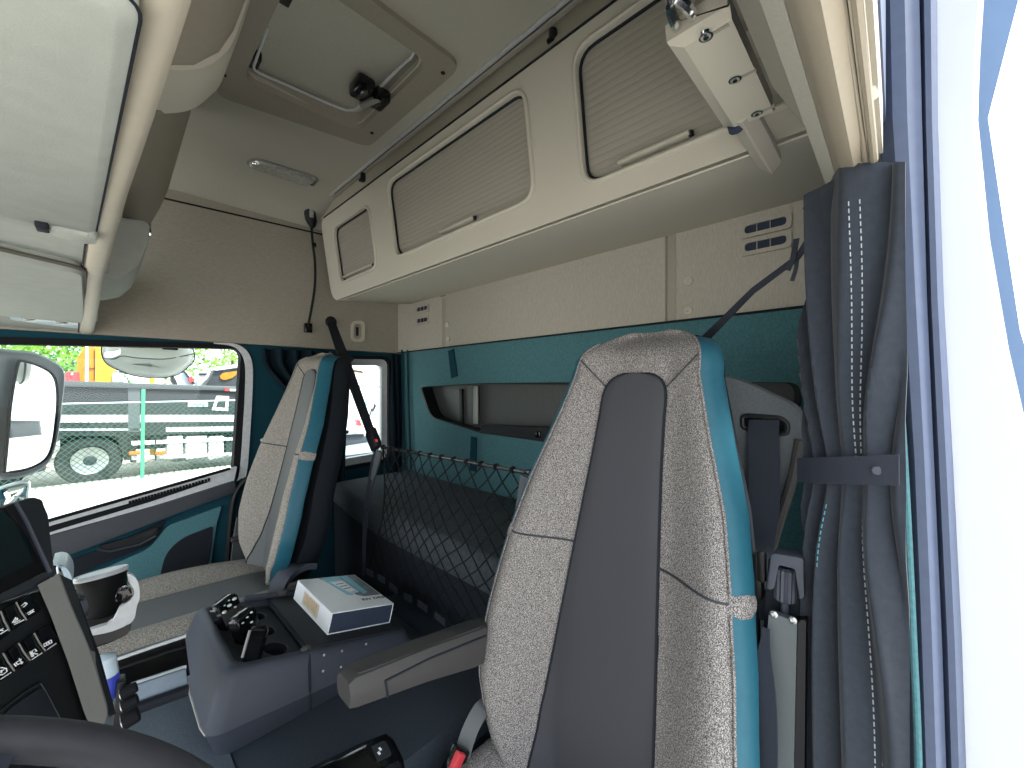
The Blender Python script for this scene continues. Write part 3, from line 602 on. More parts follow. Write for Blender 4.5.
dseat, DP, DQ = make_seat('tall driver seat in grey fleck cloth with charcoal centre and teal edges, nearest the camera', (.655, -.855), (.775, .120), .434, 0, False, (-.03, -.03))
pseat, PP, PQ = make_seat('grey and teal passenger seat by the side window beyond the centre console', (.455, -.70), (.622, .150), 1.715, 0, True, (0, 0), ('fleckfar', 'greylea'))
q_ = spline([U(276, 596, Y=1.475), U(280, 583, Y=1.475), U(288, 573, Y=1.475), (U(300, 567, Y=1.475)), U(314, 566, Y=1.475)], 5)
part('belt_stalk', G().ribbon(q_, V((.69, -.72, 0)), .05, .02), M['slate'], pseat, label='dark belt stalk at the seat base')
# armrest of the driver seat (inner side)
aY = .66
g = G()
def aring(x, zt, zb__, w, k): return [V((x, aY + .004, zb__)), V((x, aY, zb__ + .012)), V((x, aY, zt - .016)), V((x, aY + .006, zt - .003)), V((x, aY + .014, zt)), V((x, aY + w - .012, zt)), V((x, aY + w, zt - .012)), V((x, aY + w, zb__ + .01)), V((x, aY + w - .008, zb__))]
g.loft([aring(.294, -.499, -.541, .054, 0), aring(.306, -.494, -.546, .055, 0), aring(.45, -.512, -.578, .055, 0), aring(.57, -.532, -.611, .055, 0), aring(.66, -.545, -.625, .055, 0)])
ar_ = part('armrest', g, M['armgrey'], dseat, ang=40)
part('armrest_line', G().tube([V((.355, aY - .0005, -.525)), V((.45, aY - .0005, -.531)), V((.60, aY - .0005, -.553))], .0022, 6).tube([V((.357, aY - .0005, -.525)), V((.362, aY - .0005, -.556))], .0022, 6), M['shell'], ar_, label='dark parting line of the armrest')
part('armrest_pad', G().poly(rnd([(.31, aY + .010, -.4965), (.60, aY + .010, -.5385), (.60, aY + .048, -.5385), (.31, aY + .048, -.4965)], .012), (0, 0, .003), .001), mat('dark arm pad', '343536', .65, nvar=.05), ar_, label='darker pad on top of the armrest')
part('armrest_pivot', G().lathe([(.045, -.02), (.045, .02), (.035, .026)], V((.665, aY + .02, -.585)), (0, 1, 0), 20), M['slate'], ar_)
# buckle stalk on the inner side of the driver seat
t = thing('seat_belt_buckle', 'seat belt buckle with red button on a curved grey stalk beside the driver seat', 'buckle', U(470, 760, Y=.67))
yk = .665
pts = spline([U(492, 700, Y=yk), U(480, 712, Y=yk), U(469, 733, Y=yk), U(461, 760, Y=yk), U(455, 790, Y=yk)], 6)
part('stalk', G().ribbon(pts, V((.69, -.72, 0)), [.028, .03, .032] + [.034] * (len(pts) - 3), .012), M['greylea'], t)
a, b = U(462, 750, Y=yk - .012), U(444, 790, Y=yk - .012)
q = V((0, 0, 1)).rotation_difference((a - b).normalized()).to_matrix()
part('buckle_body', G().box((a + b) / 2 + V((.006, .006, 0)), (.042, .024, (a - b).length), .006, rot=q), M['gloss'], t)
part('red_button', G().box((a + b) / 2 + V((-.006, -.006, .004)), (.022, .016, (a - b).length), .004, rot=q), M['red'], t, label='red release button')
# ================================================================== BELT TOWER, BELT, BELT PILLAR PANEL
X0 = .70
def tw(px, py, dx=0): return U(px, py, X=X0 + dx)
t = thing('belt_tower', 'dark plastic seat belt tower with ribbed roller beside the driver seat', 'belt tower', tw(785, 760))
g = G().poly(rnd([tw(769, 612), tw(797, 622), tw(793, 800), tw(752, 800)], .004), (.012, 0, 0), .002); part('cover', g, mat('green grey plastic', '4C5356', .45, nscale=300, nvar=.04, bump=.05, bscale=900), t)
g = G().poly(rnd([tw(798, 620, .004), tw(806, 620, .004), tw(804, 800, .004), tw(793.5, 800, .004)], .003), (.02, 0, 0), .002); part('side_cover', g, M['black'], t)
g = G().poly([tw(768, 560, .03), tw(806, 560, .03), tw(806, 800, .03), tw(752, 800, .03)], (.03, 0, 0)); part('back_plate', g, M['shell'], t)
ho = rnd([tw(771, 553), tw(804, 558), tw(804, 599), tw(798, 600), tw(797, 568), tw(777, 563), tw(774, 590), tw(766, 590)], .006, 3)
part('yoke', G().poly(ho, (.03, 0, 0), .002), M['slate'], t)
rings = []
c0, c1 = tw(786, 567, .022), tw(785, 601, .022); ax = (c1 - c0).normalized(); sx = V((0, 1, 0)); sz = ax.cross(sx)
def rib(k, rr): a = 2*PI*k/56; r = rr * (1 + .07 * math.cos(14 * a)); return sx * math.cos(a) * r + sz * math.sin(a) * r
g = G().loft([[p + rib(k, rr) for k in range(56)] for p, rr in ((c0, .010), (c0 + ax*.003, .0135), (c1 - ax*.003, .0135), (c1, .010))]); part('ribbed_roller', g, M['slate'], t, ang=20)
part('roller_pin', G().tube([c1, c1 + ax * .022], .0055, 10), M['slate'], t)
for p in ((774, 614), (793, 620)): part('screw', G().lathe([(.0052, .001), (.0052, -.002), (.003, -.0035), (.0028, -.0015), (.001, -.0015)], tw(*p, -.001), (1, 0, 0), 12), M['alu'], t)
# fabric covered pillar panel with belt slot
Xp = .87
pl_ = [U(716, 374, X=Xp), U(742, 381, X=Xp), U(799, 408, X=Xp), U(801, 445, X=Xp), U(793, 478, X=Xp), U(778, 525, X=Xp), U(767, 565, X=Xp), U(763, 640, X=Xp), U(735, 640, X=Xp), U(712, 470, X=Xp)]
t = thing('belt_pillar_panel', 'grey fabric pillar panel with a belt slot behind the driver seat', 'pillar panel', U(760, 560, X=Xp))
slot = rnd([U(742.5, 417, X=Xp), U(747, 415.5, X=Xp), U(781, 418, X=Xp), U(788, 424, X=Xp), U(787, 433, X=Xp), U(781, 434, X=Xp), U(743, 428, X=Xp)], .007, 4)
part('panel', G().plate(rnd(pl_, .02), [slot], (.05, 0, 0)), mat('grey panel cloth', '565C60', .95, nscale=200, nvar=.12, bump=.15, bscale=600), t)
part('slot_trim', G().tube(slot, .0045, 8, closed=True), M['black'], t)
part('slot_back', G().poly([p + V((.02, 0, 0)) for p in grow(slot, .01)], (.004, 0, 0)), M['shell'], t)
part('slot_roller', G().tube([U(753, 421, X=Xp + .006), U(780, 423, X=Xp + .006)], .004, 8), M['alu'], t)
part('edge_roll', G().tube(spline([U(800, 440, X=Xp), U(792, 480, X=Xp - .004), U(778, 525, X=Xp - .008), U(766, 570, X=Xp - .008)], 6), .008, 8), M['armgrey'], t)
pb_ = [U(764, 420, X=Xp - .004), U(763, 440, X=Xp - .018), U(764, 470, X=Xp - .03), U(764, 510, X=Xp - .05), U(761, 550, X=.80), U(759, 585, X=.76), U(762, 620, X=.74)]
pp_ = spline(pb_, 6); nn_ = len(pp_)
g = G().ribbon(pp_, V((.08, 1, 0)), [lerp(.050, .030, sstep(.35, .9, i / (nn_ - 1))) for i in range(nn_)], .002)
sb = solo('seat_belt', g, M['webbing'], 'black seat belt webbing running out of the grey pillar panel beside the driver seat', 'seat belt', ang=60)
pp_ = spline([U(766, 628, X=.685), U(764, 660, X=.68), U(762, 700, X=.676), U(760, 780, X=.672)], 6); nn_ = len(pp_)
g = G().ribbon(pp_, V((.3, 1, 0)), [lerp(.010, .046, sstep(0, .9, i / (nn_ - 1))) for i in range(nn_)], .002)
solo('lower_seat_belt', g, M['webbing'], 'lower run of black belt webbing in front of the belt tower', 'seat belt', ang=60)
solo('belt_guide', G().box(U(758, 575, X=.745), (.02, .016, .075), .006).box(U(762, 566, X=.74), (.015, .012, .05), .004), M['black'], 'small black belt guide between driver seat and belt tower', 'belt guide')
# ================================================================== DRIVER SIDE CURTAIN
def ccen(z):      # ends of the gathered curtain in plan at a height
    pinch = math.exp(-((z + .115) / .07) ** 2)
    top = sstep(.10, .27, z)
    a = V((.735, lerp(.101, .097, top) - .004 * pinch, z)); b = V((lerp(.668, .655, top), -.007 - .004 * sstep(-.1, -.5, z), z))
    return a, b, pinch
def cpt(u, z):
    a, b, pinch = ccen(z); d = (b - a); n = V((d.y, -d.x, 0)).normalized()
    if n.x > 0: n = -n
    sq = 1 - .52 * math.exp(-((z + .115) / .22) ** 2)
    ph = 2.6 * 2 * PI * (u - .55) / sq + 1.1 * math.sin(3.3 * z + 4 * u) + .8 * math.sin(2.3 * z + 1)
    amp = lerp(.012, .006, pinch) * (1 + .35 * math.sin(9 * u + 2.5 * z))
    bow = math.sin(PI * u) * lerp(.020, .012, pinch)
    amp *= 1 - .85 * sstep(.86, 1.0, u)
    uu = u + .010 * math.sin(2 * ph) * (1 - sstep(.9, 1, u))
    return a + d * uu + n * (bow + amp * math.sin(ph)) + d.normalized() * .0
def ctopz(u): return lerp(.264, .262, u) + .022 * math.sin(PI * u)
N = 130; zz = [i / 44 for i in range(45)]
g = G().grid(lambda u, q: cpt(u, lerp(ctopz(u), -.95, q)), [i / N for i in range(N + 1)], zz, th=.0015)
t = thing('cab_curtain', 'dark grey pleated curtain with white stitching tied back at the driver door pillar', 'curtain', (.70, .05, -.95))
part('cloth', g, M['curt'], t, ang=70)
# top flap folded towards the middle of the cab
f0, f1, f2, f3 = U(823, 186, X=.70), U(857, 168, X=.66), U(846, 200, X=.69), U(820, 236, X=.725)
fl = G().grid(lambda u, v: (f0.lerp(U(804, 208, X=.74), u)).lerp(f1.lerp(f3, u), v) + V((-.006 * math.sin(PI * u) * math.sin(PI * v), 0, 0)), [i / 8 for i in range(9)], [i / 8 for i in range(9)], th=.002)
part('top_flap', fl, M['curt'], t, ang=70)
def dash(u, z0, z1, off=0, m='stitch', w=.0007, step=.009):
    g = G(); z = z0
    while z > z1:
        sq = lambda q: .55 + (u - .55) * (1 - .52 * math.exp(-((q + .115) / .22) ** 2)); a = cpt(sq(z), z); b = cpt(sq(max(z1, z - step * .6)), max(z1, z - step * .6)); n = V((-.8, -.35, 0)).normalized() * .0022
        g.tube([a + n, b + n], w, 4); z -= step
    return part('stitching', g, M[m], t)
for u, off in ((.66, 0), (.71, 0), (.36, 0), (.90, 0)): dash(u, .235, -.105, off)
for u in (.14, .45, .74, .80): dash(u, -.16, -.80, 0)
dash(.105, .17, -.10); dash(.19, -.16, -.45, 0, 'stitcht')
# tie band
ring = []
for i in range(40):
    u = i / 39
    a, b, pn_ = ccen(-.117); d = b - a; n = V((d.y, -d.x, 0)).normalized(); n = -n if n.x > 0 else n
    ring.append(a + d * lerp(.0, 1.03, u) + n * (math.sin(PI * u) * .014 + .017) + V((0, 0, lerp(-.006, .020, u))))
g = G().grid(lambda u, v: ring[u] + V((0, 0, -.117 + .117 + v)) , list(range(40)), [.018, .006, -.006, -.018], th=.002)
tb = thing('curtain_tie', 'dark webbing band tying the driver side curtain', 'curtain tie', (.68, .05, -.14))
part('band', g, M['webbing'], tb, ang=60)
part('snap', G().lathe([(.006, .001), (.005, .003), (.001, .004)], ring[33] + V((-.001, 0, 0)), (-1, -.3, 0), 12), M['slate'], tb)
# pull strap from the curtain head to the rear
t = thing('pull_strap', 'black webbing strap stretched from the curtain top down behind the driver seat', 'strap', U(706, 338, X=.95))
P0, P1, P2 = U(821, 222, X=.735), U(797, 258, X=.78), U(700, 344, X=.96)
part('webbing', G().ribbon([P0, P1, P0.lerp(P2, .45), P0.lerp(P2, .75), P2], V((.2, .5, .8)), [.016, .010, .012, .016, .022], .002), M['webbing'], t)
part('loop', G().ribbon([P1 + V((-.004, 0, .03)), P1 + V((-.006, .004, 0)), P1 + V((-.002, .012, -.018))], V((.2, .5, .8)), .008, .002), M['webbing'], t)
part('loose_end', G().ribbon(spline([U(797, 256, X=.78), U(796, 268, X=.785), U(792, 281, X=.79)], 4), V((0, 1, 0)), .006, .002), M['webbing'], t)
# ================================================================== PASSENGER SIDE CURTAIN AND REAR CORNER
def pcurt(x0, x1, zt, zb2, folds, amp, y0, pinchz=None, tilt=0):
    def f(u, q):
        z = lerp(zt, zb2, q); w = 1.
        if pinchz is not None: w = lerp(.35, 1, min(1, abs(z - pinchz) / .35))
        xm = x1 - .0
        x = lerp(x0, x1, u); x = xm + (x - xm) * w + tilt * q
        return V((x, y0 - amp * (.5 + .5 * math.sin(folds * 2*PI*u + 2 * math.sin(3 * z))) - .012 * math.sin(PI * u), z))
    return G().grid(f, [i / 80 for i in range(81)], [i / 24 for i in range(25)], th=.002)
t = thing('cab_curtain', 'black gathered curtain between the passenger window and passenger seat', 'curtain', (.70, 2.27, -.6))
part('cloth', pcurt(.56, .98, .19, -.62, 6, .045, 2.275, -.24), M['curtdk'], t, ang=70)
part('tie', G().ribbon([V((.77, 2.19, -.24)), V((.86, 2.185, -.245)), V((.97, 2.20, -.25))], (0, 0, 1), .02, .003), M['webbing'], t)
part('tie_button', G().sphere(U(262, 440, Y=2.24), .008, u=8, v=6), M['whitetrim'], t)
t = thing('cab_curtain', 'narrow dark curtain bundle in the rear corner by the quarter window', 'curtain', (1.29, 2.27, -.6))
part('cloth', pcurt(1.265, 1.335, .205, -.55, 2.5, .03, 2.285), M['curtdk'], t, ang=70)
for px in (403, 408.5): part('pipe', G().tube([U(px - 1, 350, X=1.325), U(px, 400, X=1.325), U(px + 2.5, 470, X=1.325)], .006, 6), M['tealdk'], t)
# ================================================================== BUNK, NET, STRAP
XB = .75
t = thing('bunk', 'dark textured bunk mattress on a dark base along the rear wall', 'bunk', (1.05, 1.2, ZF))
fx = [(.86, .30), (.86, .72), (.80, .80), (.80, 1.55), (.83, 1.85), (.88, 2.212), (1.332, 2.212), (1.332, .30)]
def slab(z, k): return [V((x, y, z)) for x, y in [(p.x, p.y) for p in grow(rnd([(x, y, 0) for x, y in fx], .04), k)]]
g = G().loft([slab(-.615, -.012), slab(-.605, 0), slab(-.575, 0), slab(-.545, -.006), slab(-.525, -.018), slab(-.512, -.04), slab(-.507, -.07)]); part('mattress', g, M['mattress'], t, ang=50)
g = G().loft([slab(ZF + .002, -.03), slab(-.617, -.012)]); part('base', g, M['shell'], t)
t = thing('bunk_net', 'black diagonal mesh net on a bar in front of the bunk', 'net', (XB, 1.05, -.76))
b0, b1 = U(383, 447, X=XB), U(530, 473, X=XB)
part('bar', G().tube([b0 + (b0 - b1).normalized() * .01, b1 - (b0 - b1).normalized() * .03], .0055, 10), mat('dark steel bar', '6A6C6E', .25, .9), t)
yA, yB = b0.y, .66
def NP(s, q):       # s along 0..1 (far to near), q 0 top .. 1 bottom
    top = lerp(b0, V((XB, yB, -.214)), s) + V((0, 0, -.006)); bot = V((XB + .02, lerp(1.57, .72, s), lerp(-.745, -.735, s)))
    left = .06 * math.sin(PI * q) * (1 - s) ** 3
    p = top.lerp(bot, q) + V((-.018 * math.sin(PI * q) * math.sin(PI * s), -left, 0))
    return p + V((noise.noise(p * 9) * .004, noise.noise(p * 9 + V((5, 1, 2))) * .010, noise.noise(p * 9 + V((1, 7, 3))) * .010))
g = G(); NW = 12; SL = 8.0
for k in range(-9, NW + 1):
    for dr in (1, -1):
        pts = []
        for i in range(25):
            q = i / 24; s = (k + q * SL) / NW if dr == 1 else (k + SL - q * SL) / NW
            if 0 <= s <= 1: pts.append(NP(s, q))
        if len(pts) > 1: g.tube(pts, .0021, 5)
g.tube([NP(0, q / 20) for q in range(21)], .003, 6)
part('mesh', g, M['net'], t)
for k in range(NW + 1):
    g = G(); c = lerp(b0, V((XB, yB, -.214)), k / NW); d = (b0 - b1).normalized()
    g.tube([c + d * .012 * (i / 10 - .5) + V((math.cos(i * 1.26) * .0075, 0, math.sin(i * 1.26) * .0075)) for i in range(11)], .0026, 5); part('bar_loop', g, M['net'], t)
for k in range(9):
    g = G(); a = NP(k / 9 + .02, 1.0) + V((-.012, 0, .0)); b = NP((k + 1) / 9 - .03, 1.0) + V((-.012, 0, 0)); g.ribbon([a, (a + b) / 2, b], (0, 0, 1), .022, .004); part('hem_strip', g, M['slate'], t)
a = U(525, 476, X=XB - .005); b = U(516, 540, X=XB - .005)
part('end_sleeve', G().ribbon([a, a.lerp(b, .4), a.lerp(b, .5), b], (0, 1, 0), [.026, .024, .028, .02], .008), M['webgrey'], t)
part('end_clip', G().box(U(529, 472, X=XB - .004), (.016, .02, .012), .003), M['gloss'], t)
# restraint strap from the side wall to the net bar
t = thing('restraint_strap', 'black strap with buckle running from the side wall down to the net bar', 'strap', U(330, 326, Y=2.28))
S0 = U(331, 322, Y=2.275); S1 = U(372, 436, X=XB - .006) + V((0, .0, 0))
part('webbing', G().ribbon([S0, S0.lerp(S1, .3), S0.lerp(S1, .7), S1], V((1, .35, 0)), [.055, .06, .052, .040], .004), M['webbing'], t)
part('anchor', G().sphere(S0 + V((0, -.002, .0)), .032, (1, .4, 1), 14, 8), M['black'], t)
a, b = U(370, 430, X=XB - .012), U(377, 449, X=XB - .008); q = V((0, 0, 1)).rotation_difference((a - b).normalized()).to_matrix()
part('buckle', G().box((a + b) / 2, (.03, .058, .085), .010, rot=q), M['black'], t)
part('buckle_button', G().box(U(376.5, 440.5, X=XB - .03), (.006, .016, .010), .002), M['red'], t, label='red button of the strap buckle')
part('grey_tail', G().ribbon(spline([U(379, 451, X=XB - .02), U(376, 464, X=XB - .021), U(372, 480, X=XB - .022)], 5), V((0, 1, 0)), [.034] * 6 + [.03] * 3 + [.02] * 2, .004), M['webgrey'], t, label='grey sleeve below the buckle')
g = G()
for dx, w in ((0, .028), (-2, .03), (3, .026)):
    g.ribbon(spline([U(378 + dx, 452, X=XB - .02), U(371 + dx, 480, X=XB - .022), U(365 + dx * .6, 520, X=XB - .022), U(363 + dx * .4, 575, X=XB - .02)], 6), V((0, 1, 0)), [w * lerp(1, .22, sstep(.1, .4, i / 18)) for i in range(19)], .003)
part('strings', g, M['webbing'], t)
# ================================================================== PASSENGER DOOR
YD = 2.275
def D(px, py, dy=0): return U(px, py, Y=YD + dy)
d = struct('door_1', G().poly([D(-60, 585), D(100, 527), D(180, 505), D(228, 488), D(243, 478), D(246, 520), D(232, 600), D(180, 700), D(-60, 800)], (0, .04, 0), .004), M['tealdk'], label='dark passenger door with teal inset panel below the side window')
ORG[d] = V((0, 0, 0))
part('upper_trim', G().poly(rnd([D(-60, 604, -.03), D(54, 561, -.03), D(165, 518, -.03), D(236, 492, -.03), D(235, 481, -.03), D(160, 505, -.03), D(54, 535, -.03), D(-60, 572, -.03)], .01), (0, .035, 0), .004), mat('door trim', '33373E', .6, nvar=.05, bump=.06, bscale=900), d)
def strip(pts, r, dy): return G().tube([D(x, y, dy) for x, y in pts], r, 6)
g = G()
for i in range(26):
    f = i / 25; x = lerp(130, 209, f); y = lerp(502.5, 479.5, f); q = D(x, y, -.016); g.box(q, (.008, .01, .012), .002)
part('defrost_grille', g, M['rubber'], d)
part('sill_ledge', G().poly([D(-60, 557, -.01), D(54, 519.5, -.01), D(150, 492, -.01), D(237, 467, -.01), D(233, 486, -.01), D(150, 510, -.01), D(54, 539, -.01), D(-60, 577, -.01)], (0, .03, 0)), M['whitetrim'], d)
part('glass_run', strip([(-60, 556.5), (54, 519), (150, 491.5), (230, 468.5)], .007, -.016), M['rubber'], d)
part('sill_stripe', G().poly([D(-60, 562, -.014), D(54, 525, -.014), D(150, 497.5, -.014), D(200, 483, -.014), D(212, 481, -.014), D(150, 502, -.014), D(54, 531, -.014), D(-60, 568.5, -.014)], (0, .01, 0)), M['rubber'], d)
part('lower_trim', G().poly([D(-60, 610, -.008), D(54, 566, -.008), D(110, 546, -.008), D(165, 520, -.008), D(161, 532, -.008), D(150, 545, -.008), D(100, 565, -.008), D(60, 585, -.008), D(-60, 640, -.008)], (0, .03, 0), .002), M['shell'], d)
hp = rnd([D(96, 547, -.014), D(128, 538, -.014), D(161, 526, -.014), D(155, 536, -.014), D(140, 543, -.014), D(110, 550, -.014)], .02)
hh = part('handle_recess', G().poly(hp, (0, .02, 0), .003), M['black'], d)
part('handle_edge', G().tube([D(97, 549, -.016), D(110, 551.5, -.016), D(140, 544.5, -.016), D(156, 536, -.016)], .004, 6), M['slate'], hh)
tp_ = rnd([D(222, 506, -.012), D(217, 522, -.012), D(206, 600, -.012), D(60, 660, -.012), D(60, 596, -.012), D(105, 569, -.012), D(150, 549, -.012), D(160, 536, -.012), D(168, 526, -.012)], [.01, .0, 0, 0, 0, 0, .06, .02, .03])
part('teal_panel', G().poly(tp_, (0, .03, 0), .003), M['tealea'] if False else M['teal'], d)
pp_ = rnd([D(213, 526, -.016), D(212, 545, -.016), D(200, 610, -.016), D(155, 630, -.016), D(160, 575, -.016), D(166, 553, -.016), D(182, 538, -.016)], [.01, .0, .0, 0, .05, .05, .08])
part('door_pocket', G().poly(pp_, (0, .02, 0), .003), M['shell'], d)
part('rear_seal', G().tube(spline([D(247, 478, -.02), D(236, 492, -.02), D(231, 515, -.02), D(228, 560, -.02), D(226, 620, -.02)], 6), .012, 8), M['black'], d)
# belt stalk between passenger seat and door
t = thing('passenger_belt_stalk', 'grey belt anchor between passenger seat and door', 'belt anchor', D(238, 560, -.12))
part('strap', G().ribbon([D(243, 517, -.12), D(240, 535, -.12), D(237, 562, -.12)], (1, .1, 0), .05, .01), M['greylea'], t)
part('anchor_block', G().box(D(240, 538, -.13), (.07, .03, .02), .005), M['armgrey'], t)
# ================================================================== CENTRE CONSOLE
ct_ = math.radians(13.7); cO = V((.205, 1.06, -.620)); ca = V((math.cos(ct_), 0, -math.sin(ct_))); cb = V((0, 1, 0)); cnn = V((math.sin(ct_), 0, math.cos(ct_)))
def CL(a, b, n=0): return cO + ca * a + cb * b + cnn * n
CA, CB = .445, .35
def cring(k, n, r=.028): return rnd([CL(-k, -k, n), CL(CA + k, -k, n), CL(CA + k, CB + k, n), CL(-k, CB + k, n)], r, 5)
def bring(x0, x1, y0, y1, z0, z1, r=.035): return rnd([V((x0, y0, z0)), V((x1, y0, z1)), V((x1, y1, z1)), V((x0, y1, z0))], r, 5)
t = thing('console_box', 'slate plastic storage console with tray and lid between the two seats', 'console', (.42, 1.24, -.80))
g = G().loft([bring(.175, .69, 1.045, 1.43, -.798, -.798), bring(.165, .695, 1.04, 1.435, -.765, -.785), bring(.158, .70, 1.034, 1.44, -.735, -.775)]); part('base_skirt', g, M['slate'], t)
g = G().loft([bring(.155, .70, 1.03, 1.445, -.733, -.773), cring(.016, -.02), cring(.009, -.005), cring(.003, .0), cring(-.006, .0012), cring(-.012, -.001), cring(-.014, -.034)]); bd = part('body', g, M['slate'], t, ang=50)
g = G().tube([V((.157, 1.41, -.734)), V((.1535, 1.38, -.7345)), V((.1535, 1.08, -.7345)), V((.158, 1.05, -.735))], .0026, 6); part('skirt_line', g, M['silver'], t, label='pale line along the front foot of the console body')
tr = rnd([CL(.010, .010, -.0135), CL(.165, .010, -.0135), CL(.165, CB - .010, -.0135), CL(.010, CB - .010, -.0135)], .02)
ellipse = lambda a, b, ra, rb, n: [CL(a + ra * math.cos(2*PI*k/20), b + rb * math.sin(2*PI*k/20), n) for k in range(20)]
EL = [(.120, .268, .022, .028), (.118, .172, .022, .03), (.112, .068, .028, .036)]
part('tray', G().plate(tr, [ellipse(*e, -.0135) for e in EL], -cnn * .004), M['slatetop'], t)
for e in EL:
    a, b, ra, rb = e
    part('cup_well', G().loft([ellipse(a, b, ra, rb, -.013), ellipse(a, b, ra * .94, rb * .94, -.031)], cap=False).poly(ellipse(a, b, ra * .95, rb * .95, -.032), cnn * .001), M['gloss'] if False else M['rubber'], t)
    part('well_rim', G().tube(ellipse(a, b, ra, rb, -.0128), .0014, 5, closed=True), M['slate'], t)
ld = rnd([CL(.168, .006, -.012), CL(.440, .006, -.012), CL(.440, CB - .006, -.012), CL(.168, CB - .006, -.012)], .012)
part('lid', G().poly(ld, cnn * .016, .0015), M['slatetop'], t)
part('lid_gap', G().tube([CL(.164, .0, .002), CL(.164, CB, .002)], .003, 6), M['shell'], t)
part('seam', G().tube([CL(.166, -.006, -.004), CL(.168, -.0235, -.035), CL(.19, -.030, -.125)], .0028, 6), M['shell'], bd, label='vertical seam on the near face')
part('hinge_bar', G().box(CL(.20, CB + .004, .008), (.20, .016, .018), .005, rot=Matrix.Rotation(ct_, 3, 'Y')), M['slate'], t)
part('hinge_knob', G().sphere(CL(.205, CB - .006, .016), .013, (1.3, .9, .9), 12, 8), M['armgrey'], t)
part('hinge_knob', G().sphere(CL(.158, .003, .006), .009, (1.4, .9, .7), 12, 8), M['armgrey'], t)
for px, py in ((324, 655), (342, 651), (323, 671), (341, 667), (366, 644)):
    q = UP(px, py, CL(.2, -.022, -.03), V((0, -1, .13)))
    part('screw', G().lathe([(.0032, .0), (.003, .002), (.001, .0028)], q, (0, -1, .13), 8), M['alu'], t)
# remotes standing in the tray
def remote(a, b, lean, side, w, th, h, lb, btn, m='gloss'):
    base = CL(a, b, -.012); up = V((lean[0], lean[1], 1)).normalized(); f = V(side).normalized(); f = (f - up * f.dot(up)).normalized(); s = up.cross(f)
    def P(x, y, z): return base + s * x + f * y + up * z
    t = thing('remote_control', lb, 'remote control', base, 'remotes in the console tray')
    rr = []
    for z, k in ((0, .8), (.01, .95), (h * .5, 1), (h * .85, 1), (h * .95, .88), (h, .62)):
        rr.append([P(x * w * k, y * th * (k if z > h * .8 else 1), z) for x, y in [(-.5, -.3), (-.35, -.5), (.35, -.5), (.5, -.3), (.5, .3), (.4, .5), (-.4, .5), (-.5, .3)]])
    part('casing', G().loft(rr), M[m], t, ang=40)
    for x, z, r in btn: part('button', G().sphere(P(x, th * .5, z), r, (1, 1, .6), 10, 6), M['icon'] if r > .003 else M['frost'], t)
    return t, P
remote(.052, .235, (-.28, .05), (.25, -.72, .65), .064, .032, .080, 'black remote with white buttons, the rearmost standing in the console tray', [(-.017, .055, .0064), (0, .061, .0064), (.017, .067, .0064), (.012, .046, .004), (-.010, .069, .003), (.004, .073, .003)])
remote(.070, .140, (-.22, .02), (.25, -.75, .55), .058, .034, .078, 'black remote leaning in the middle of the console tray', [(-.014, .060, .0034), (0, .065, .0034), (.012, .069, .0038), (.006, .046, .0042)])
tt_, RP = remote(.046, .024, (.40, .35), (-.55, -.75, .2), .038, .022, .075, 'slim black device leaning nearest the camera in the console tray', [])
part('bright_edge', G().tube([RP(-.017, .0125, .012), RP(-.017, .0128, .066)], .0032, 6), M['silver'], tt_, label='pale grey edge of the device')
# ================================================================== WHITE CARTON ON THE LID
bt = [UP(296, 583, CL(0, 0, .067), cnn), UP(353, 577, CL(0, 0, .067), cnn), UP(392, 606, CL(0, 0, .067), cnn), UP(333, 617, CL(0, 0, .067), cnn)]
# rectangle: far-left A, far-right B, near-right Cc, near-left Dd
A0 = bt[3]; ex_ = ca * .190; ey_ = cb * .268
A0 = CL(.229, .046, .0065); Hb = .055
t = thing('carton', 'white cardboard carton with cyan picture standing on the console lid', 'box', A0 + ex_ / 2 + ey_ / 2)
def KX(u, v, n): return A0 + ex_ * u + ey_ * v + cnn * (n)
sl = .0022
g = G().loft([[KX(u, v, n) for u, n in [(0, 0), (1, 0), (1, Hb), (0, Hb)]] for v in (0, 1)], cap=False)
g.loft([[KX(u, v, n) for u, n in [(.012, sl), (.988, sl), (.988, Hb - sl), (.012, Hb - sl)]] for v in (0, 1)], cap=False)
g.loft([[KX(0, v, 0), KX(1, v, 0), KX(1, v, Hb), KX(0, v, Hb)] for v in (.0, .0001)], cap=False)
for v in (0, 1):
    tq = bmesh.new(); 
    o_ = [tq.verts.new(KX(u, v, n)) for u, n in [(0, 0), (1, 0), (1, Hb), (0, Hb)]]; i_ = [tq.verts.new(KX(u, v, n)) for u, n in [(.012, sl), (.988, sl), (.988, Hb - sl), (.012, Hb - sl)]]
    for k in range(4): tq.faces.new((o_[k], o_[(k+1) % 4], i_[(k+1) % 4], i_[k]))
    g.add(tq)
part('sleeve', g, M['white'], t, ang=20)
part('inner_box', G().poly([KX(.013, .006, sl + .0005), KX(.987, .006, sl + .0005), KX(.987, .006, Hb - sl - .0005), KX(.013, .006, Hb - sl - .0005)], ey_ * .985), M['navy'], t, label='dark blue inner box')
def art(name, uv, m, n=.0005, top=True): return part(name, G().poly([KX(u, v, Hb) for u, v in uv], cnn * n), M[m], t)
art('printed_picture', [(.34, .99), (.985, .99), (.985, .29), (.70, .30), (.62, .36)], 'boxart', .0004)
art('printed_panel', [(.36, .985), (.70, .985), (.56, .36), (.48, .40)], 'boxcyan', .0006)
art('printed_panel', [(.70, .98), (.84, .98), (.83, .40), (.74, .37)], 'boxcyan', .0007)
art('printed_screen', [(.42, .84), (.68, .86), (.71, .44), (.55, .40)], 'frost', .0009)
art('printed_screen', [(.45, .79), (.645, .81), (.67, .50), (.575, .46)], 'white', .0011)
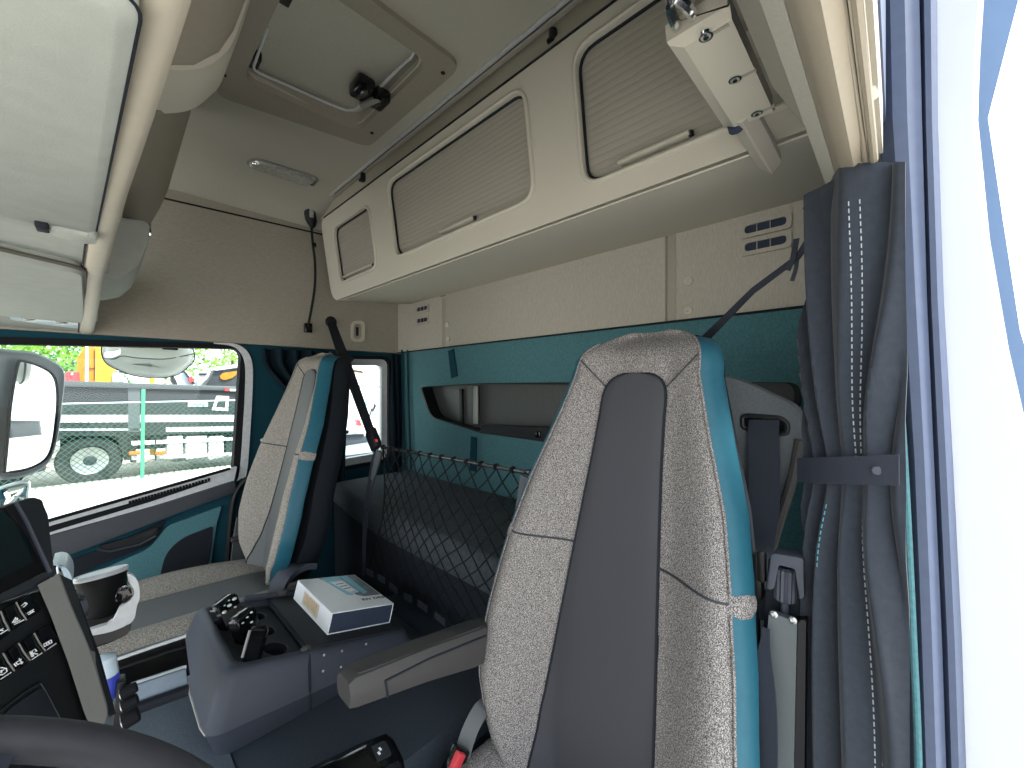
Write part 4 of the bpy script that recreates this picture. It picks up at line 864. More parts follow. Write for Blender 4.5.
for k in range(3): art('printed_line', [(.49 + .015*k, .74 - .08*k), (.63 + .012*k, .755 - .08*k), (.632 + .012*k, .735 - .08*k), (.492 + .015*k, .72 - .08*k)], 'boxart', .0013)
part('lettering', text_mesh('RIV DESK', .021, KX(.60, .185, Hb + .0004), ca, cb), M['navy'], t, label='dark lettering on top of the carton')
gp = [(.30, .12), (.30, .92), (.78, .92), (.78, .12)]
def FX(v, n, o=.0005): return KX(0, v, n) - ca * o
part('gold_print', G().poly([FX(.30, .010), FX(.74, .010), FX(.74, .046), FX(.30, .046)], -ca * .0003), mat('gold tint', 'D9CDB8', .5, nvar=.1), t, label='gold printed field on the carton side')
for k in range(6):
    v = .68 - k * .058
    part('gold_letter', G().poly([FX(v, .030, .001), FX(v - .036, .030, .001), FX(v - .036, .043, .001), FX(v, .043, .001)], -ca * .0003), M['gold'], t)
for zz_ in (.024, .018): part('gold_line', G().poly([FX(.68, zz_, .001), FX(.36, zz_, .001), FX(.36, zz_ + .003, .001), FX(.68, zz_ + .003, .001)], -ca * .0003), M['gold'], t)
# ================================================================== GEAR SELECTOR at the bottom edge
q0 = V((.30, .80, -.765)); gd = V((.93, -.16, 0)).normalized(); gs = V((.16, .93, 0)).normalized()
t = thing('gear_selector', 'gloss black selector lever with one button lying beside the driver seat', 'selector', (.34, .79, -.80))
def GSP(a, b, z): return U(392, 733, Z=-.73) + gd * a + gs * b + V((0, 0, z))
rg = []
for a, w, h in ((-.30, .050, .010), (-.16, .050, .012), (-.06, .050, .009), (-.012, .046, .005), (.0, .038, -.006)):
    rg.append([GSP(a, y * w - .034, h + z) for y, z in [(-1, -.035), (-1, -.012), (-.8, -.002), (-.4, 0), (.4, 0), (.8, -.002), (1, -.012), (1, -.035)]])
part('grip', G().loft(rg), M['gloss'], t, ang=40)
bt_ = [GSP(a, b - .034, .005) for a, b in ((-.020, -.022), (-.020, .018), (-.055, .018), (-.055, -.022))]
bn = part('button', G().poly(rnd(bt_, .006), (0, 0, .003), .001), M['slatetop'], t)
c_ = ctr(bt_) + V((0, 0, .0034))
part('button_mark', G().box(c_ + V((.003, .004, 0)), (.004, .008, .0006)).box(c_ + V((-.003, -.003, 0)), (.004, .008, .0006)), M['icon'], bn)
part('side_rail', G().tube([GSP(a, .034 - .034 - .034, -.004) for a in (-.3, -.12)], .003, 6), M['alu'], t)
part('lever_foot', G().box(GSP(-.15, -.034, -.045), (.12, .05, .03), .006), M['black'], t)
# ================================================================== DASH
dP = V((-.048, .85, -.268)); e1 = V((.535, .845, 0)).normalized(); e2 = V((.228, -.1445, -.963)).normalized(); dn = e1.cross(e2).normalized()
if dn.dot(-dP) < 0: dn = -dn
def DS(px, py, o=0): return UP(px, py, dP + dn * o, dn)
t = thing('dashboard', 'dark dash panel with two rows of icon switches and a silver edge trim', 'dashboard', (-.05, .85, ZF))
g = G().poly([DS(-70, 636), DS(0, 607), DS(50, 586), DS(56, 600), DS(106, 735), DS(100, 790), DS(-70, 790)], -dn * .12, .004); part('fascia', g, M['black'], t)
g = G().loft([[DS(x0, y0, .002), DS(x0, y0, .010), DS(x1 - 1, y1, .013), DS(x1, y1, .010), DS(x1 + 3, y1 - 3, -.05)] for x0, y0, x1, y1 in ((37.5, 585, 59, 574), (50, 614, 71, 606), (68, 662, 92, 655), (84, 712, 107, 706), (89, 724, 108, 716), (93, 727, 104, 725))])
part('silver_trim', g, M['silver'], t, ang=30)
part('trim_side', G().poly([DS(59, 574, .004), DS(71, 606, .004), DS(92, 655, .004), DS(110, 715, .004), DS(116, 714, -.06), DS(100, 655, -.06), DS(72, 580, -.06)], -dn * .01), M['shell'], t)
def sw(quad, nm='switch'):
    return part(nm, G().poly(rnd([DS(x, y, .001) for x, y in quad], .003, 3), dn * .004, .001), M['gloss'], t)
row1 = [[(-22, 625), (-1, 611), (9, 633), (-12, 648)], [(0, 610), (15, 602), (26, 620), (10, 632)], [(16, 601), (28, 594), (39, 611), (27, 619)]]
row2 = [[(-14, 662), (2, 653), (14, 671), (-4, 684)], [(4, 652), (18, 643), (29, 661), (15, 671)], [(19, 642), (33, 633), (45, 651), (31, 660)], [(34, 632), (46, 625), (57, 643), (46, 651)]]
S_ = [sw(q) for q in row1 + row2]
for (x0, y0, x1, y1), p in zip([(0.5, 611, 9.5, 631), (16, 602, 26.5, 620), (3, 653, 14.5, 671), (18.5, 643, 30, 660.5), (34, 633, 45.5, 651)], [S_[0], S_[1], S_[3], S_[4], S_[5]]):
    a, m2, b = DS(x0, y0, .006), DS((x0 + x1) / 2 - .6, (y0 + y1) / 2 + .4, .0065), DS(x1, y1, .006)
    part('switch_edge', G().tube([a, m2, b], .0008, 5), M['silver'], p)
def icon(segs, p):          # pictogram strokes, pixels of the fascia
    g = G()
    for s in segs: g.tube([DS(x, y, .0056) for x, y in s], .0007, 4)
    part('pictogram', g, M['icon'], p)
icon([[(22, 605.5), (25, 602.5), (27, 603.5), (26, 605), (23.5, 607)], [(25, 602.5), (25.5, 604)]], S_[2])
icon([[(27.5, 613), (33.5, 609.5)], [(28.5, 614.5), (34, 611.5)], [(30, 611), (31, 613.5)], [(32, 610), (33, 612.5)]], S_[2])
icon([[(12.5, 622.5), (15.5, 617.5), (16, 620.5), (12.5, 622.5)], [(14, 623), (20, 620)], [(17, 618), (17.5, 620)]], S_[1])
icon([[(14.5, 624.5), (24, 619.8)]], S_[1])
icon([[(-2, 632), (3, 628.5)], [(-2, 630), (3, 630.5)]], S_[0]); icon([[(-4, 636.5), (8, 629.5)]], S_[0])
icon([[(-3, 675), (-3.5, 670), (1, 667.5), (6, 668.5), (7, 671.5), (3, 674.5), (-3, 675)], [(-1, 673), (4, 669.5)], [(1.5, 673), (1, 670)]], S_[3]); icon([[(1, 679), (11, 672.5)]], S_[3])
icon([[(14, 664), (16, 662.5), (17.5, 664.5), (16, 666), (14, 664)], [(17, 662), (21.5, 659)], [(18, 664.5), (23, 662)], [(19, 658.5), (22, 664)]], S_[4])
icon([[(33.5, 656.5), (31.8, 651), (35, 649.3), (36.6, 651), (33, 653.6), (37.6, 654)], [(30, 651.5), (32, 657)]], S_[5]); icon([[(32, 659.5), (42, 653)]], S_[5])
icon([[(44.5, 646.5), (43.8, 644), (51, 640), (52, 642.5), (44.5, 646.5)], [(47, 645), (46, 642.8)], [(50, 643.5), (48, 642)]], S_[6]); icon([[(47.5, 649.5), (56, 643.5)]], S_[6])
g = G().tube([DS(0, 711, .002), DS(24, 693, .002), DS(40, 683, .002), DS(44, 689, .002), DS(66, 730, .002)], .0012, 6); part('compartment_seam', g, M['slatetop'], t)
part('compartment_lid', G().poly(rnd([DS(2, 713, .0), DS(40, 687, .0), DS(62, 730, .0), DS(10, 760, .0)], .008), dn * .003, .001), M['shell'], t)
part('small_chrome_frame', G().tube([DS(44, 728, .003), DS(57, 720, .003), DS(62, 729, .003)], .0015, 5), M['silver'], t)
for px, py in ((11, 586), (28, 578)): part('knob', G().sphere(DS(px, py, .004), .005, u=10, v=6), M['silver'], t)
# display
t = thing('dash_display', 'black hooded display screen on the dash in front of the side mirror', 'display', DS(20, 600, .0))
hs_ = [DS(-70, 526, .0), DS(-10, 510, .02), DS(35, 496, .02), DS(44, 499, .02), DS(48, 515, .02), DS(55, 570, .02), DS(50, 583, .0), DS(-70, 632, .0)]
part('hood', G().poly(hs_, -dn * .08, .004), M['slatetop'], t)
part('bezel', G().poly([DS(-70, 533, .022), DS(15, 502, .022), DS(25, 520, .022), DS(48, 572, .022), DS(0, 594, .022), DS(-70, 622, .022)], -dn * .01, .002), M['gloss'], t)
part('bezel_edge', G().tube([DS(15.5, 502, .023), DS(26, 520, .023), DS(50, 572, .023)], .0022, 6), M['slate'], t)
part('screen', G().poly([DS(-70, 540, .0235), DS(4, 511, .0235), DS(14, 523, .0235), DS(33, 562, .0235), DS(-4, 581, .0235), DS(-70, 606, .0235)], -dn * .004), M['screen'], t)
# silver end cap between display and cup
cap = spline([U(55, 566, Y=1.0), U(63, 566, Y=1.0), U(70, 573, Y=1.0), U(72, 583, Y=1.0), U(70, 598, Y=1.0), U(62, 604, Y=1.0)], 4)
solo('air_outlet_cap', G().poly(cap, (0, .08, 0), .006), M['frost'], 'pale rounded air outlet cap between the display and the cup', 'outlet cap')
# cup holder and cup
cc = U(101.5, 573, Y=1.10); cax = V((-.05, .20, 1)).normalized(); cs_ = .80
t = thing('travel_cup', 'black travel cup with grey lid standing in the dash cup holder', 'cup', cc + V((0, 0, -.12)))
part('cup_body', G().lathe([(r * cs_, z) for r, z in [(.030, -.125), (.036, -.12), (.040, -.06), (.044, -.012), (.0445, -.006)]], cc, cax, n=32), mat('matt black cup', '08090A', .7, nvar=.05, spec=.25), t)
part('lid', G().lathe([(r * cs_, z) for r, z in [(.0445, -.006), (.047, -.005), (.048, .0), (.046, .003), (.042, .0025), (.040, .0), (.01, -.001), (.0, -.001)]], cc, cax, n=32), M['whitetrim'], t, label='pale grey lid')
part('lid_disc', G().lathe([(r * cs_, z) for r, z in [(.039, .0), (.038, .002), (.02, .003), (.001, .003)]], cc, cax, n=32), M['frost'], t)
t = thing('cup_holder', 'pale grey cup holder arm reaching out of the dash under the black cup', 'cup holder', U(115, 645, Y=1.0))
H = lambda x, y, Y=.985: U(x, y, Y=Y)
ap = spline([H(127, 574), H(134, 576), H(139, 586), H(139.5, 598), H(137, 606), H(134, 620), H(128, 625)], 5)
ap += spline([H(128, 625), H(110, 632), H(88, 636), H(86.5, 632), H(100, 627), H(111, 623.5), H(116, 616), H(121, 607), H(128, 602), H(133, 597), H(134, 590), H(129, 583)], 5)[1:]
part('arm', G().poly(ap, (0, .012, 0), .002), M['whitetrim'], t, ang=50)
part('ring', G().poly(rnd([H(124, 588, .99), H(132, 590, .99), H(132, 600, .99), H(118, 606, .99), H(114, 596, .99)], .012), (0, .02, 0), .003), M['gloss'], t)
part('tray_base', G().poly(rnd([H(80, 640, .99), H(88, 637, .99), H(110, 632, .99), H(132, 622, .99), H(130, 632, .99), H(122, 638, .99), H(90, 648, .99)], .012), (0, .16, 0), .003), M['armgrey'], t)
part('back_wall', G().poly(rnd([H(66, 590, 1.12), H(120, 590, 1.12), H(120, 630, 1.12), H(80, 650, 1.12), H(66, 640, 1.12)], .01), (0, .03, 0)), M['black'], t)
part('inner_wall', G().poly(rnd([H(74, 600, .98), H(83, 596, .98), H(87, 608, .98), H(88, 616, .98), H(78, 618, .98)], .004), (0, .02, 0), .002), M['slatetop'], t)
part('spring_clip', G().poly(rnd([H(75, 603, .975), H(87, 599, .975), H(89, 611, .975), H(80, 614, .975)], .004), (0, .008, 0), .001), M['slate'], t)
for x, y in ((74, 590), (75, 601)): part('glint_pin', G().sphere(H(x, y, .975), .0035, u=8, v=6), M['chrome'], t)
# lower drawer, bottle and knobs between dash and console
t = thing('drawer', 'black open drawer with bright edges between dash and console', 'drawer', U(150, 690, Y=1.1))
J = lambda x, y, Y=1.08: U(x, y, Y=Y)
part('drawer_cavity', G().poly([J(113, 661, 1.2), J(185, 637, 1.2), J(190, 675, 1.12), J(132, 695, 1.12), J(118, 700, 1.12)], (0, .02, 0)), M['gloss'], t)
part('upper_edge', G().tube([J(115, 660, 1.19), J(150, 648, 1.19), J(186, 636, 1.19)], .0036, 8), M['whitetrim'], t)
part('lower_edge', G().tube([J(131, 685, 1.10), J(160, 676, 1.10), J(186, 667, 1.10)], .0042, 8), M['whitetrim'], t)
part('front_rail', G().tube(spline([J(112, 668, 1.15), J(117, 680, 1.12), J(117, 700, 1.10), J(112, 715, 1.08)], 5), .005, 8), M['slate'], t)
part('drawer_front', G().poly([J(132, 687, 1.09), J(186, 669, 1.09), J(188, 687, 1.085), J(133, 707, 1.085)], (0, .02, 0), .002), mat('pale blue grey vinyl', '6F7E8C', .6, nscale=200, nvar=.06, bump=.1, bscale=700), t)
part('drawer_gap', G().tube([J(130, 711, 1.08), J(160, 700, 1.08), J(188, 690, 1.08)], .011, 8), M['shell'], t)
t = thing('bottle', 'small white and blue plastic bottle wedged beside the silver dash trim', 'bottle', U(108, 700, Y=1.02))
bq = [U(105, 657, Y=1.02), U(106, 675, Y=1.02), U(108, 693, Y=1.02)]
part('cap', G().loft([[p + V((math.cos(2*PI*k/14) * r, math.sin(2*PI*k/14) * r, 0)) for k in range(14)] for p, r in ((bq[0] + V((0, 0, .004)), .008), (bq[0], .0145), (bq[1], .017))]), M['frost'], t)
part('body', G().loft([[p + V((math.cos(2*PI*k/14) * r, math.sin(2*PI*k/14) * r, 0)) for k in range(14)] for p, r in ((bq[1], .017), (bq[1].lerp(bq[2], .5), .0175), (bq[2], .016), (bq[2] + V((0, 0, -.008)), .013))]), M['bluep'], t, label='blue lower body')
t = thing('knob_strip', 'row of three black rotary knobs on the lower dash edge', 'knobs', U(128, 722, Y=.98))
for x, y, r in ((130, 690, .0095), (131, 702, .010), (132, 717, .0135)):
    q = U(x, y, Y=.985); ax = V((.9, -.1, .25)).normalized()
    kb = part('knob', G().lathe([(r, -.012), (r, .006), (r * .9, .009), (r * .3, .010), (.001, .010)], q, ax, 18), M['rubber'], t)
    part('knob_ring', G().lathe([(r * .9, -.0130), (r * 1.05, -.0125), (r * 1.02, -.0115)], q, ax, 18), M['alu'], kb)
part('strip', G().poly([U(117, 683, Y=1.0), U(126, 681, Y=1.0), U(128, 735, Y=1.0), U(112, 735, Y=1.0)], (0, .03, 0), .002), M['black'], t)
# ================================================================== STEERING WHEEL
wc = V((-.095, .385, -.318)); wn = V((.46, -.04, .88)).normalized(); wa = V((0, 1, 0)) ; wa = (wa - wn * wa.dot(wn)).normalized(); wb = wn.cross(wa)
def W(r, a, z=0): return wc + wa * (r * math.cos(a)) + wb * (r * math.sin(a)) + wn * z
t = thing('steering_wheel', 'black steering wheel rim and hub at the lower left corner', 'steering wheel', wc)
RW = .215
part('rim', G().tube([W(RW, 2*PI*k/64) for k in range(64)], .0175, 14, closed=True), mat('wheel leather', '303136', .6, nvar=.05, bump=.08, bscale=900, spec=.35), t, ang=60)
part('hub', G().loft([[W(r * (1 if k % 1 == 0 else 1), 2*PI*k/36, z) for k in range(36)] for r, z in ((.10, -.06), (.125, -.04), (.120, -.018), (.085, -.004), (.01, .0))]), M['slate'], t, ang=60)
for a in (.0, PI, -PI / 2):
    w0 = .30; g = G().loft([[W(r, a - w, -.02 + z), W(r, a + w, -.02 + z), W(r, a + w * .9, -.04 + z), W(r, a - w * .9, -.04 + z)] for r, w, z in ((.10, .45, .0), (.15, .28, .006), (.21, .22, .02))]); part('spoke', g, M['slate'], t)
part('column', G().tube([W(0, 0, -.05), W(0, 0, -.14), wc + V((-.45, 0, -.45))], .05, 16), M['black'], t)
# ================================================================== OUTSIDE
M['sand'] = mat('pale sandy gravel', 'B8B4AC', .95, nscale=1.2, nvar=.25, bump=.5, bscale=14, spec=.1)
M['trail'] = mat('dark grey trailer paint', '34383C', .45, nscale=2, nvar=.06, spec=.4)
M['traildk'] = mat('black chassis', '191B1D', .6, nscale=3, nvar=.1)
M['wire'] = mat('green fence wire', '2C5A4C', .6)
M['postg'] = mat('green fence post', '3F9A72', .5)
M['orange'] = mat('orange paint', 'CC7414', .4); M['yellow'] = mat('yellow paint', 'D2A726', .4)
M['bark'] = mat('bark', '4B3D30', .9)
def leafmat(nm, a): return mat(nm, a, .8, nscale=1.5, nvar=.45, spec=.1)
M['leafa'] = leafmat('bright foliage', '66903A'); M['leafb'] = leafmat('mid foliage', '4F7A3E'); M['leafc'] = leafmat('deep foliage', '3A603F')
def gz(y): return lerp(-2.03, -2.32, sstep(12.5, 13.6, y)) if y > 12.5 else -2.03
ysg = [-60, -20, -3, 0, 3, 6, 9, 11, 12, 12.5, 12.8, 13.1, 13.4, 13.6, 16, 20, 30, 60, 140]
g = G().grid(lambda x, y: V((x, y, gz(y))), [-90, -40, -20, -12, -6, -3, 0, 3, 6, 10, 14, 18, 25, 40, 80, 160, 420], ysg); struct('ground', g, M['sand'])
YT = 13.5
def T(px, py, dy=0): return U(px, py, Y=YT + dy)
t = thing('tipper_trailer', 'dark grey tipper trailer with a white stripe parked behind the green mesh fence', 'trailer', U(150, 470, Y=YT + .9))
g = G().poly([T(-60, 379), T(65, 382), T(262, 389), T(262, 432), T(120, 436), T(-60, 436)], (0, 2.3, 0), .03)
bd = part('tipper_body', g, M['trail'], t)
M['trlt'] = mat('mid grey trailer rail', '54595D', .5, nvar=.05)
part('top_rail', G().poly([T(-60, 377.5, -.06), T(65, 380.5, -.06), T(262, 387.5, -.06), T(262, 391.5, -.06), T(140, 388.5, -.06), T(-60, 383, -.06)], (0, .12, 0), .01), M['trlt'], bd, label='lighter grey top rail')
part('rail_shadow', G().poly([T(145, 389, -.02), T(262, 392, -.02), T(262, 394, -.02), T(145, 391, -.02)], (0, .05, 0)), M['traildk'], bd)
part('corner_post', G().poly([T(128, 386, -.02), T(140, 387, -.02), T(140, 432, -.02), T(128, 432, -.02)], (0, .06, 0)), M['trlt'], bd)
part('white_stripe', G().poly([T(-60, 415, -.015), T(262, 415, -.015), T(262, 421.5, -.015), T(-60, 423, -.015)], (0, .03, 0)), M['paint'], bd, label='white reflective stripe')
part('thin_stripe', G().poly([T(-60, 429, -.02), T(142, 428.5, -.02), T(142, 430.5, -.02), T(-60, 431, -.02)], (0, .03, 0)), M['whitetrim'], bd)
part('thin_stripe', G().poly([T(166, 427.5, -.02), T(240, 426, -.02), T(240, 431, -.02), T(166, 432, -.02)], (0, .03, 0)), M['whitetrim'], bd)
part('logo_plate', G().poly([T(225, 388, -.08), T(229, 388, -.08), T(229, 391, -.08), T(225, 391, -.08)], (0, .02, 0)), M['red'], bd, label='red logo square')
part('logo_lettering', G().poly([T(230, 389, -.08), T(240, 389.3, -.08), T(240, 391.2, -.08), T(230, 391, -.08)], (0, .02, 0)), M['paint'], bd)
part('sticker', G().poly([T(188, 402.3, -.02), T(208, 402.3, -.02), T(208, 406.5, -.02), T(188, 406.8, -.02)], (0, .03, 0)), M['frost'], bd, label='pale blue sticker')
part('sticker_mark', G().poly([T(193, 404, -.03), T(205, 404, -.03), T(205, 405.2, -.03), T(193, 405.4, -.03)], (0, .03, 0)), M['boxcyan'], bd)
qo = [T(217, 396.5, -.02), T(228.5, 396.8, -.02), T(227.5, 410.5, -.02), T(212.5, 409.5, -.02)]
part('outlined_mark', G().plate(grow(qo, .02), [grow(qo, -.09)], (0, .02, 0)), M['paint'], bd, label='white outlined quadrilateral mark')
part('chassis', G().poly([T(60, 432, .3), T(262, 432, .3), T(262, 445, .3), T(60, 452, .3)], (0, 1.6, 0)), M['traildk'], t)
part('bulkhead', G().poly([T(113, 424, -.01), T(131, 424, -.01), T(131, 460, -.01), T(124, 460, -.01), T(120, 445, -.01)], (0, .1, 0)), M['traildk'], t)
wcx = T(90, 460.3, .1); WR = .56
w = part('wheel', G().lathe([(WR * .54, -.02), (WR * .62, -.06), (WR * .94, -.05), (WR, 0), (WR, .28), (WR * .9, .32), (WR * .3, .32)], wcx, (0, 1, 0), 40), mat('dusty tyre', '2B2C2E', .9, nvar=.15), t)
part('rim', G().lathe([(WR * .53, -.05), (WR * .56, -.06), (WR * .50, .0), (WR * .46, .05), (WR * .30, .03), (WR * .24, .0), (WR * .2, -.02), (.001, -.02)], wcx, (0, 1, 0), 32), M['alu'], w)
for k in range(10):
    a = 2*PI*k/10; c = wcx + V((math.cos(a) * WR * .38, .030, math.sin(a) * WR * .38)); part('rim_hole', G().lathe([(.034, .02), (.034, -.012), (.02, -.014), (.001, -.014)], c, (0, 1, 0), 8), M['traildk'], w)
part('hub_cap', G().lathe([(.125, .02), (.115, -.05), (.08, -.07), (.001, -.07)], wcx, (0, 1, 0), 20), M['trail'], w)
an = [PI * (1.06 - 1.12 * i / 20) for i in range(21)]
part('mudguard', G().loft([[wcx + V((math.cos(a) * r, dy, math.sin(a) * r)) for r, dy in ((.70, -.08), (.80, -.08), (.80, .45), (.70, .45))] for a in an]), M['trail'], t)
for y0, y1, nm in ((440.5, 444.8, 'guard_rail'), (455.5, 459.5, 'guard_rail')): part(nm, G().poly([T(131, y0 + .8, -.05), T(262, y0 - 4, -.05), T(262, y1 - 6, -.05), T(131, y1 + .6, -.05)], (0, .06, 0)), M['paint'], t)
for px in (130, 155): part('guard_post', G().poly([T(px, 437, -.07), T(px + 1.5, 437, -.07), T(px + 1.5, 462 - (px - 130) * .04, -.07), T(px, 462 - (px - 130) * .04, -.07)], (0, .08, 0)), M['traildk'], t)
for px in (131, 157): part('side_marker', G().box(T(px + 3.5, 453, -.09), (.2, .04, .09), .01), M['orange'], t)
for a, b in ((167, 183), (186, 207), (209, 224)): part('tank_box', G().poly([T(a, 437, -.02), T(b, 436, -.02), T(b, 457, -.02), T(a, 460, -.02)], (0, .5, 0), .03), M['paint'], t)
part('tool_box', G().poly([T(226, 440, .0), T(262, 438, .0), T(262, 452, .0), T(226, 456, .0)], (0, .5, 0), .02), M['trail'], t)
for px in (20, -20): part('rear_wheel', G().lathe([(WR * .3, -.02), (WR * .9, -.05), (WR, 0), (WR, .28), (WR * .9, .32), (.01, .32)], V((wcx.x - (1.5 if px == 20 else 2.9), wcx.y, wcx.z - .02)), (0, 1, 0), 28), M['rubber'], t)
# fence
YF = 12.2
t = thing('mesh_fence', 'green diamond mesh fence with round posts in front of the dark trailer', 'fence', V((0, YF, gz(YF))))
xa, xb = U(-60, 400, Y=YF).x, U(262, 400, Y=YF).x; zt, zbm = U(150, 402, Y=YF).z, gz(YF) + .02
g = G(); H_ = zt - zbm; stp = .11
n = int((xb - xa + H_) / stp)
for k in range(n + 1):
    x = xa - H_ + k * stp
    for dr in (1, -1):
        p = []
        x_at = lambda f: x + f * H_ if dr == 1 else x + H_ - f * H_
        f0, f1 = 0., 1.
        if dr == 1: f0 = max(0, (xa - x) / H_); f1 = min(1, (xb - x) / H_)
        else: f0 = max(0, (x + H_ - xb) / H_); f1 = min(1, (x + H_ - xa) / H_)
        if f1 > f0: g.tube([V((x_at(f0), YF, zbm + f0 * H_)), V((x_at(f1), YF, zbm + f1 * H_))], .0055, 3)
part('wire_mesh', g, M['wire'], t)
part('top_wire', G().tube([V((xa, YF, zt)), V((xb, YF, zt))], .014, 5), M['frost'], t)
for px in (142, -20, 300): q = U(px, 440, Y=YF); part('post', G().tube([V((q.x, YF - .04, zbm - .02)), V((q.x + .02, YF - .04, U(142, 389, Y=YF).z))], .035, 10), M['postg'], t)
# trees
def tree(px, Y, top, r, lb, m, cl=9, nl=850):
    q = U(px, 387, Y=Y); d = V((q.x, q.y, 0)); rr = random.Random(int(px * 7 + Y))
    t = thing('tree', lb, 'tree', V((q.x, q.y, gz(Y))), 'trees beyond the yard')
    part('trunk', G().tube([V((q.x, q.y, gz(Y) - .1)), V((q.x + .1, q.y, 0)), V((q.x, q.y, top - r))], [.22, .17, .08], 8), M['bark'], t)
    bm = G(); tb_ = bmesh.new()
    cs = [V((q.x + rr.uniform(-.65, .65) * r, q.y + rr.uniform(-.5, .5) * r, top - r + rr.uniform(-.75, .45) * r)) for _ in range(cl)]
    for c in cs:
        for _ in range(nl // cl):
            v = V((rr.gauss(0, 1), rr.gauss(0, 1), rr.gauss(0, 1))).normalized(); p = c + v * r * rr.uniform(.35, .62)
            s = rr.uniform(.10, .22); a = V((rr.uniform(-1, 1), rr.uniform(-1, 1), rr.uniform(-1, 1))).normalized(); b = a.orthogonal().normalized()
            vs = [tb_.verts.new(p + a * s + b * 0), tb_.verts.new(p + b * s * .5), tb_.verts.new(p - a * s), tb_.verts.new(p - b * s * .5)]; tb_.faces.new(vs)
    me = bpy.data.meshes.new('l'); tb_.to_mesh(me); tb_.free(); bm.bm.from_mesh(me)
    part('foliage', bm, M[m], t)
for a in ((-12, 24.5, 3.6, 2.8, 'bright green tree behind the top of the passenger side mirror', 'leafa'), (22, 31, 4.4, 3.0, 'mid green tree at the upper left of the passenger window', 'leafb'), (50, 37.5, 4.6, 3.0, 'bright leafy tree between the side mirror and the orange machine', 'leafa'),
          (72, 45, 5.4, 3.4, 'deep green tree behind the orange machine', 'leafc'), (120, 52.5, 7.0, 3.8, 'tall tree behind the yellow machine', 'leafb'), (200, 31, 4.0, 3.0, 'tree right of the front kerb mirror', 'leafa'), (232, 39, 6.4, 3.6, 'bright tree at the upper right corner of the passenger window', 'leafa'), (366, 46, 9.0, 5.5, 'tree over the white van in the rear quarter window', 'leafa')): tree(*a)
# machines behind the trailer
def pr(px_pts, Y, dy, bev=.03): return G().poly([U(x, y, Y=Y) for x, y in px_pts], (0, dy, 0), bev)
t = thing('orange_machine', 'orange lorry body behind the dark trailer left of the kerb mirror', 'lorry', U(88, 400, Y=20))
part('body', pr([(77, 357), (82, 353), (84, 346), (98, 347), (98, 456), (76, 458)], 20, 2), M['orange'], t)
part('panel_line', pr([(94, 350), (95, 350), (95, 380), (94, 380)], 19.97, .05, 0), M['bark'], t); part('panel_line', pr([(84, 368), (98, 368), (98, 369), (84, 369)], 19.97, .05, 0), M['bark'], t)
t = thing('yellow_machine', 'yellow digger cab and boom beside the orange lorry', 'digger', U(105, 400, Y=19))
part('body', pr([(96, 346), (101, 344), (104, 358), (112, 366), (116, 371), (113, 458), (93, 460)], 17.2, 2), M['yellow'], t)
part('window', pr([(112, 373), (122, 373), (127, 382), (112, 382)], 17.1, .3), M['frost'], t); part('arm', pr([(150, 376), (155, 376), (156, 460), (150, 460)], 17.1, .3), M['yellow'], t)
solo('mast', pr([(85.5, 336), (88.5, 336), (88, 462), (84, 462)], 16, .2, .01), M['paint'], 'white upright mast in front of the orange lorry', 'mast')
t = thing('red_machine', 'small red machine below the orange lorry', 'machine', U(70, 400, Y=18)); part('body', pr([(65, 373), (70, 371), (79, 372), (80, 464), (64, 465)], 18, 1), M['red'], t); part('lamp', pr([(71, 373), (73, 372.5), (73, 375), (71, 375)], 17.95, .1, 0), M['paint'], t)
t = thing('black_lorry', 'black lorry cab with an orange oval mark at the right of the passenger window', 'lorry', U(225, 400, Y=17))
part('cab', pr([(204, 388), (215, 369), (218, 367), (262, 363), (262, 450), (204, 453)], 17, 2), M['trail'], t)
part('roof', pr([(214, 369.5), (218, 366.5), (262, 361.5), (262, 364), (216, 371)], 16.9, 2.1), M['frost'], t)
part('oval_mark', pr([(220, 376), (223, 373), (230, 372), (237, 371), (236, 375), (232, 378), (225, 380), (221, 379)], 16.95, .05, 0), M['orange'], t)
t = thing('parked_plant', 'white and grey plant machine right under the kerb mirror', 'machine', U(190, 400, Y=18))
part('body', pr([(172, 378), (178, 372), (186, 371), (194, 379), (194, 456), (170, 458)], 16.2, .5), M['frost'], t); part('frame', pr([(183, 371), (185, 371), (196, 384), (193, 384)], 16.1, .2, 0), M['traildk'], t); part('seat_back', pr([(197, 371.5), (211, 371.5), (208, 378), (200, 386), (197, 386)], 16.2, .5), M['paint'], t); part('dark_panel', pr([(199, 373), (207, 373), (207, 375), (199, 375)], 16.1, .2, 0), M['traildk'], t)
part('dark_frame', pr([(172, 374), (176, 380), (178, 386), (174, 386), (171, 380)], 16.1, .3, 0), M['traildk'], t); part('red_part', pr([(188, 378), (192, 376), (195, 381), (190, 383)], 16.05, .2, 0), M['red'], t)
# vehicles in the quarter window
t = thing('white_van', 'white van with small blue mark seen through the rear quarter window', 'van', U(365, 470, Y=11))
part('body', pr([(300, 372), (330, 368), (375, 365), (400, 366), (400, 470), (300, 470)], 11, 2.2, .05), M['paint'], t)
part('panel_line', pr([(340, 386), (400, 386), (400, 386.6), (340, 386.6)], 10.97, .05, 0), M['slate'], t)
part('blue_mark', pr([(363, 401.5), (368, 401.5), (368, 405), (363, 405)], 10.97, .05, 0), M['boxcyan'], t); part('scribble_mark', G().tube([U(x, y, Y=10.97) for x, y in ((370, 416), (372, 408), (373, 412), (375, 403), (374, 410), (376, 405))], .02, 4), M['slate'], t)
part('roof_mark', pr([(352, 369), (362, 371), (364, 373), (354, 372)], 10.97, .05, 0), M['bark'], t)
t = thing('parked_car', 'silver car behind the passenger seat, seen through the quarter window', 'car', U(355, 470, Y=7.5))
